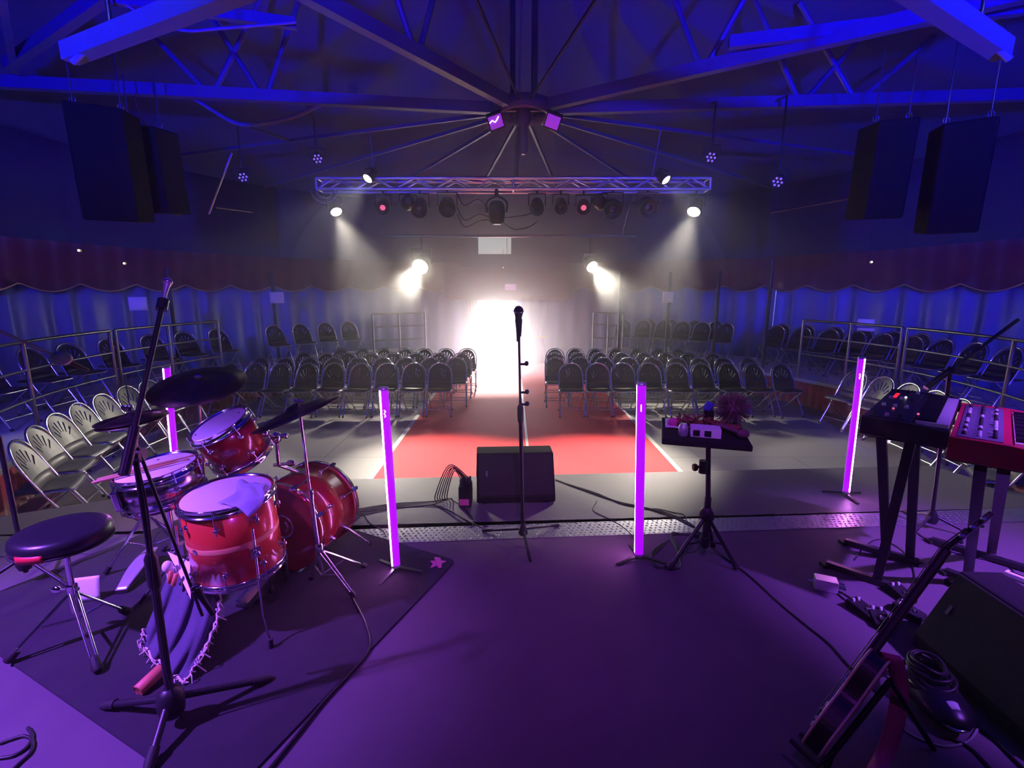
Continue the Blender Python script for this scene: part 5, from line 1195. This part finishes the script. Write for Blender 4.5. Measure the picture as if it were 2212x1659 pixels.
for x, y in ((0.70, -0.10), (0.3, -0.09), (0.24, -0.2)):
    b = MB(); b.ball(m1 @ V((x, y, 0.006)), 0.006, None, 8, 6); part(b, 'indicator', M['led_white'] if x > 0.5 else M['lens_pink'], t)
b = MB(); b.box((0.10, -0.335, -0.045), (0.10, 0.004, 0.008), m1); part(b, 'red_strip', M['redlabel'], t)
k2z = 1.02; K2 = Zp(2052, 945, k2z)
t, m2 = keyboard('red_keyboard', 'crimson red synthesizer keyboard at the right edge', K2, UK, 0.98, 0.36, 0.10, M['kb_red'], 29, M['kb_panel'], 42, 2)
for k in range(10):
    b = MB(); b.box((0.12 + 0.075 * k, -0.14, 0.008), (0.012, 0.02, 0.008), m2); part(b, 'button', M['silver'], t)
def kb_stand(label, m, L, D, H, zt, legs, feet):
    o0 = m @ V((L * 0.5, -D * 0.5, 0)); t = thing('keyboard_stand', label, 'keyboard stand', (o0.x, o0.y, 0))
    for x in (0.16, L - 0.2):
        b = MB(); b.bar(m @ V((x, 0.0, -H - 0.026)), m @ V((x, -D, -H - 0.026)), 0.04, 0.03); part(b, 'support_arm', M['black'], t)
    for a, c in legs:
        c = V((c.x, c.y, 0.03)); b = MB(); b.bar(a, c, 0.045, 0.032, (0.7, 0.7, 0)); part(b, 'leg', M['black'], t)
    for a, c in feet:
        a.z = c.z = 0.024; b = MB(); b.bar(a, c, 0.045, 0.035); part(b, 'foot_bar', M['black'], t, bev=0.006)
        for q in (a, c):
            e = MB(); e.box(q + V((0, 0, -0.012)), (0.05, 0.05, 0.022)); part(e, 'end_cap', M['rubber'], t)
    return t
kb_stand('black folding stand under the black keyboard', m1, 0.98, 0.33, 0.09, k1z, [(Zp(1904, 934, 0.955), Zp(1913, 1206)), (Zp(1970, 942, 0.955), Zp(1893, 1262)), (Zp(1978, 936, 0.955), Zp(1964, 1216))], [(Zp(1783, 1224), Zp(1931, 1275)), (Zp(1823, 1175), Zp(1985, 1222))])
kb_stand('black upright stand under the red keyboard', m2, 0.98, 0.36, 0.105, k2z, [(Zp(2118, 1012, 0.89), Zp(2088, 1262)), (Zp(2168, 1018, 0.89), Zp(2140, 1200))], [(Zp(2010, 1172), Zp(2290, 1258)), (Zp(2040, 1240), Zp(2200, 1300))])
# boom arm over the keyboards
bt = Yp(2050, 905, 3.3); bb = V((bt.x, bt.y, 0)); t = thing('boom_stand', 'black boom stand rising behind the two keyboards', 'microphone stand', bb)
tripod(t, bb, 0.10, [bb + V((0.2, -0.15, 0.012)), bb + V((-0.22, -0.1, 0.012)), bb + V((0.02, 0.26, 0.012))], 0.010)
jz = Yp(2052, 800, 3.3); b = MB(); b.tube([V((bb.x, bb.y, 0.05)), jz], 0.013, 10); part(b, 'pole', M['black'], t)
b = MB(); b.lathe([(0.03, 0.05), (0.04, 0.08), (0.02, 0.14)], Matrix.Translation(bb), 14); part(b, 'hub', M['black'], t)
b = MB(); b.ball(jz, 0.028, None, 12, 8); part(b, 'swivel', M['black'], t)
a_, e_ = Yp(2000, 838, 3.3), Yp(2200, 690, 3.3); b = MB(); b.tube([a_, e_], 0.011, 10); b.tube([a_, a_ + (e_ - a_) * 0.25], 0.02, 10); part(b, 'boom_arm', M['black'], t)

# ------------------------------------------------------------------ guitar on its stand
GB_, GT = V((1.06, 1.50, 0.10)), V((1.70, 1.66, 0.97))
ga = (GT - GB_).normalized(); cv = (V((0, 0, CAMZ)) - (GB_ + GT) / 2).normalized()
gn = ga.cross(cv).normalized()
if gn.x > 0: gn = -gn
gn = (gn - cv * 0.04).normalized(); gw = gn.cross(ga).normalized(); gn = ga.cross(gw).normalized()
m = Matrix((gw, ga, gn)).transposed().to_4x4(); m.translation = GB_            # x across, y along the neck, z out of the face
t = thing('guitar', 'dark guitar leaning on a stand, seen edge-on at the lower right', 'guitar', (GB_.x, GB_.y, 0))
half = [(0.0, 0.0), (0.07, 0.004), (0.13, 0.03), (0.165, 0.08), (0.170, 0.13), (0.150, 0.185), (0.122, 0.225), (0.118, 0.265), (0.130, 0.31), (0.132, 0.35), (0.115, 0.385), (0.08, 0.405), (0.03, 0.41)]
out = [(x, y) for x, y in half] + [(-x, y) for x, y in half[::-1] if x > 0.001]
so = [(p.x, p.y) for p in smooth([(x, y, 0) for x, y in out] + [(0.0, 0.0, 0)], 3)][:-1]
TH_ = 0.055
b = MB(); b.prism(so, -TH_, 0.0, m); part(b, 'body', M['guitar'], t, bev=0.004)
for z in (0.0, -TH_):
    b = MB(); b.tube([m @ V((x, y, z)) for x, y in so], 0.0045, 6, True); part(b, 'binding', M['binding'], t)
b = MB(); b.prism([(-0.028, 0.36), (0.028, 0.36), (0.022, 0.86), (-0.022, 0.86)], -0.018, 0.006, m); nk = part(b, 'neck', M['guitar'], t, bev=0.006)
b = MB(); b.prism([(-0.029, 0.27), (0.029, 0.27), (0.0225, 0.86), (-0.0225, 0.86)], 0.006, 0.012, m); part(b, 'fretboard', M['fret'], t)
mh = m @ Matrix.Translation((0, 0.86, 0)) @ Matrix.Rotation(-0.22, 4, 'X')
b = MB(); b.prism([(-0.022, 0), (0.022, 0), (0.034, 0.05), (0.030, 0.19), (-0.030, 0.19), (-0.034, 0.05)], -0.008, 0.008, mh); hd = part(b, 'headstock', M['guitar'], t, bev=0.003)
for s in (-1, 1):
    for k in range(3):
        b = MB(); b.tube([mh @ V((s * 0.03, 0.06 + 0.045 * k, -0.004)), mh @ V((s * 0.052, 0.06 + 0.045 * k, -0.004))], 0.004, 6); b.ball(mh @ V((s * 0.058, 0.06 + 0.045 * k, -0.004)), 0.011, None, 10, 6, (1, 1, 0.6)); part(b, 'tuner', M['silver'], hd)
b = MB(); b.box((0, 0.12, 0.010), (0.10, 0.03, 0.018), m); part(b, 'bridge', M['chrome'], t, bev=0.003)
for y in (0.19, 0.27):
    b = MB(); b.box((0, y, 0.006), (0.085, 0.03, 0.014), m); part(b, 'pickup', M['chrome'], t, bev=0.003)
for k, (x, y) in enumerate(((0.10, 0.05), (0.125, 0.095), (0.075, 0.085), (0.12, 0.14))):
    b = MB(); b.lathe([(0.012, 0), (0.012, 0.016), (0.009, 0.022), (0.001, 0.022)], m @ Matrix.Translation((x, y, 0)), 12); part(b, 'knob', M['knob'], t)
b = MB()
for k in range(6): x = -0.02 + 0.008 * k; b.tube([m @ V((x * 1.1, 0.12, 0.022)), m @ V((x * 0.85, 0.86, 0.016)), mh @ V((x * 0.8, 0.10, 0.012))], 0.0007, 4)
part(b, 'strings', M['steel'], t)
b = MB(); b.ball(m @ V((0, -0.006, -TH_ / 2)), 0.009, None, 10, 6); b.ball(m @ V((0.10, 0.40, -TH_ / 2)), 0.009, None, 10, 6); part(b, 'strap_button', M['chrome'], t)
sp1 = m @ V((0.08, 0.41, -TH_ * 0.6)); pts = smooth([sp1, Zp(1928, 1418, 0.42), Zp(1944, 1480, 0.30), Zp(1936, 1550, 0.18), Zp(1915, 1620, 0.06), Zp(1890, 1670, 0.02)], 6)
b = MB(); nv = len(pts) - 1
b.grid(lambda u, v: pts[min(nv, int(round(v * nv)))] + V((0.8, -0.5, 0.1)).normalized() * (u - 0.5) * 0.055 + V((0, 0, 0.002 * math.sin(v * 20))), 2, nv, 0.003); part(b, 'strap', M['strap'], t)
# guitar stand
g = thing('guitar_stand', 'black tubular stand holding the guitar', 'guitar stand', (GB_.x + 0.2, GB_.y, 0))
yk = m @ V((0, 0.36, -TH_ - 0.03)); lw = m @ V((0, 0.02, -TH_ - 0.02)); ft = V((1.58, 1.55, 0.012))
b = MB(); b.tube([yk, V((lw.x, lw.y, lw.z))], 0.010, 8); part(b, 'upright', M['black'], g)
for s in (-1, 1):
    q = m @ V((s * 0.11, 0.05, -TH_ - 0.02)); e = m @ V((s * 0.11, -0.012, 0.03)); f = V((q.x - 0.03, q.y + 0.0, 0.012))
    b = MB(); b.tube([q, m @ V((s * 0.11, -0.014, -TH_ - 0.01)), e], 0.008, 8); b.tube([lw, q], 0.008, 8); part(b, 'cradle_arm', M['rubber'], g)
    b = MB(); b.tube([q, f], 0.010, 8); part(b, 'leg', M['black'], g)
b = MB(); b.tube([yk, ft], 0.010, 8); part(b, 'leg', M['black'], g)

# ------------------------------------------------------------------ right-hand monitor, cable bag and small boxes
m = Matrix.Translation((1.93, 1.80, 0.008)) @ Matrix.Rotation(-PI / 2 - 0.05, 4, 'Z')
wedge('floor_monitor', 'big black wedge monitor at the lower right edge', m, 0.62, [(0, 0), (0, 0.06), (0.16, 0.40), (0.34, 0.40), (0.42, 0.30), (0.42, 0)], 1)
# heap of coiled cable on a black bag before the monitor
ba, bb_ = Zp(1965, 1440, 0.05), Zp(2092, 1600, 0.05); p = (ba + bb_) / 2; p.z = 0; bd = bb_ - ba; an = math.atan2(bd.y, bd.x) - PI / 2
mm = Matrix.Translation(p) @ Matrix.Rotation(an, 4, 'Z')
b = MB(); b.ball((0, 0, 0.062), 0.10, mm, 22, 12, (0.95, 1.55, 0.6)); t = solo(b, 'cable_bag', M['vinyl'], 'black bag heaped with coiled cable beside the guitar', 'bag', p)
b = MB(); b.grid(lambda u, v: mm @ V((-0.03 + 0.055 * u, 0.075 + 0.03 * v, 0.108 - 0.01 * v + 0.010 * math.sin(u * 3))), 6, 2, 0.003); part(b, 'white_tag', M['white'], t)
b = MB(); b.tube(smooth([mm @ V(q) for q in ((-0.085, -0.06, 0.062), (-0.075, 0.06, 0.06), (-0.03, 0.14, 0.055), (0.03, 0.145, 0.055), (0.078, 0.06, 0.06))], 6), 0.006, 8); part(b, 'zip', M['chrome'], t)
for k in range(6):
    b = MB(); r = 0.105 - 0.009 * k; ph = k * 1.3
    b.tube([mm @ V((r * 0.85 * math.cos(a) + 0.008 * math.cos(ph), -0.07 + r * 1.05 * math.sin(a) + 0.01 * math.sin(ph), 0.085 + 0.017 * k + 0.007 * math.sin(2 * a + ph))) for a in [2 * PI * i / 32 for i in range(32)]], 0.0075, 8, True)
    solo(b, 'cable_coil', M['cable'], f'black cable coil heaped on the bag, {ORD[k]} from the bottom', 'cable', p, 'cable coils on the bag')
b = MB(); b.tube(smooth([Zp(1940, 1568, 0.006), Zp(1985, 1595, 0.006), Zp(2040, 1612, 0.006), Zp(2090, 1602, 0.006), Zp(2112, 1575, 0.006)], 6), 0.005, 6); solo(b, 'floor_cable', M['greyrub'], 'pale cable curving round the near side of the cable bag', 'cable', Zp(2040, 1612), 'black cables on the stage floor')
# silver box with three plugs
p = Zp(1782, 1272, 0.0); mm = Matrix.Translation(p) @ Matrix.Rotation(-0.42, 4, 'Z'); b = MB(); b.box((0, 0, 0.035), (0.115, 0.075, 0.065), mm); t = solo(b, 'connection_box', M['silver'], 'small silver box with three plugs on the stage right of the tray stand', 'box', p, bev=0.003)
for k in range(3):
    b = MB(); b.tube([mm @ V((0.057, -0.024 + 0.024 * k, 0.035)), mm @ V((0.095, -0.024 + 0.024 * k, 0.033))], 0.008, 10); part(b, 'plug', M['chrome'], t)
b = MB(); b.tube([mm @ V((-0.057, 0, 0.035)), mm @ V((-0.09, 0, 0.033))], 0.008, 10); part(b, 'plug', M['chrome'], t)
# pedals between the stands and the guitar
for k, (px, py, rz, txt) in enumerate(((1862, 1325, 0.3, 'dark effect pedal nearest the silver box'), (1898, 1345, -0.3, 'dark effect pedal beside the guitar neck'), (1962, 1330, 0.5, 'dark effect pedal by the corner of the right monitor'), (1945, 1290, 0.1, 'dark effect pedal under the keyboards'))):
    p = Zp(px, py, 0); mm = Matrix.Translation(p) @ Matrix.Rotation(rz, 4, 'Z'); b = MB()
    b.prism([(-0.065, 0.002), (0.065, 0.002), (0.065, 0.055), (-0.065, 0.035)], -0.04, 0.04, mm @ Matrix(((0, 0, 1, 0), (1, 0, 0, 0), (0, 1, 0, 0), (0, 0, 0, 1)))); t = solo(b, 'effect_pedal', M['matte'], txt, 'pedal', p, 'effect pedals', 0.004)
    b = MB(); b.lathe([(0.011, 0.04), (0.011, 0.055), (0.001, 0.056)], mm @ Matrix.Translation((0, -0.03, 0)), 12); part(b, 'footswitch', M['chrome'], t)
    for s in (-0.018, 0.018):
        b = MB(); b.lathe([(0.007, 0.05), (0.007, 0.066), (0.001, 0.067)], mm @ Matrix.Translation((s, 0.04, 0)), 10); part(b, 'knob', M['knob'], t)
# pale pedal board with shiny rims at the right edge
a = Zp(2098, 1262, 0.06); q = Zp(2212, 1310, 0.06); an = math.atan2(q.y - a.y, q.x - a.x); a.z = 0; mm = Matrix.Translation(a) @ Matrix.Rotation(an, 4, 'Z') @ Matrix.Translation((0.182, -0.082, 0))
t = thing('pedal_board', 'pale pedal board with shiny white rims behind the right monitor', 'pedal board', a)
b = MB(); b.box((0.05, 0.0, 0.03), (0.46, 0.16, 0.055), mm); part(b, 'case', M['flightcase'], t, bev=0.004)
for y in (-0.082, 0.082):
    b = MB(); b.box((0.05, y, 0.06), (0.47, 0.008, 0.010), mm); part(b, 'rim', M['chrome'], t)
for x in (-0.182, 0.06, 0.282):
    b = MB(); b.box((x, 0, 0.061), (0.010, 0.16, 0.008), mm); part(b, 'rim', M['chrome'], t)
p = Zp(2172, 1236, 0.02); p.z = 0; mm = Matrix.Translation(p) @ Matrix.Rotation(an, 4, 'Z') @ Matrix.Translation((0.09, 0, 0)); b = MB(); b.box((0.03, 0, 0.02), (0.24, 0.045, 0.032), mm); t = solo(b, 'foot_controller', M['white'], 'white slim foot controller at the right edge under the red keyboard', 'pedal', p, bev=0.006)
b = MB(); b.box((0.03, 0, 0.038), (0.20, 0.012, 0.004), mm); part(b, 'dark_slot', M['rubber'], t)
b = MB()
p = Zp(2073, 1272, 0); b = MB(); mm = Matrix.Translation(p) @ Matrix.Rotation(0.4, 4, 'Z'); b.box((0, 0, 0.02), (0.07, 0.13, 0.034), mm); t = solo(b, 'sustain_pedal', M['matte'], 'dark sustain pedal under the red keyboard', 'pedal', p, bev=0.006)
b = MB(); b.box((0, -0.05, 0.045), (0.05, 0.09, 0.008), mm); part(b, 'foot_plate', M['chrome'], t)
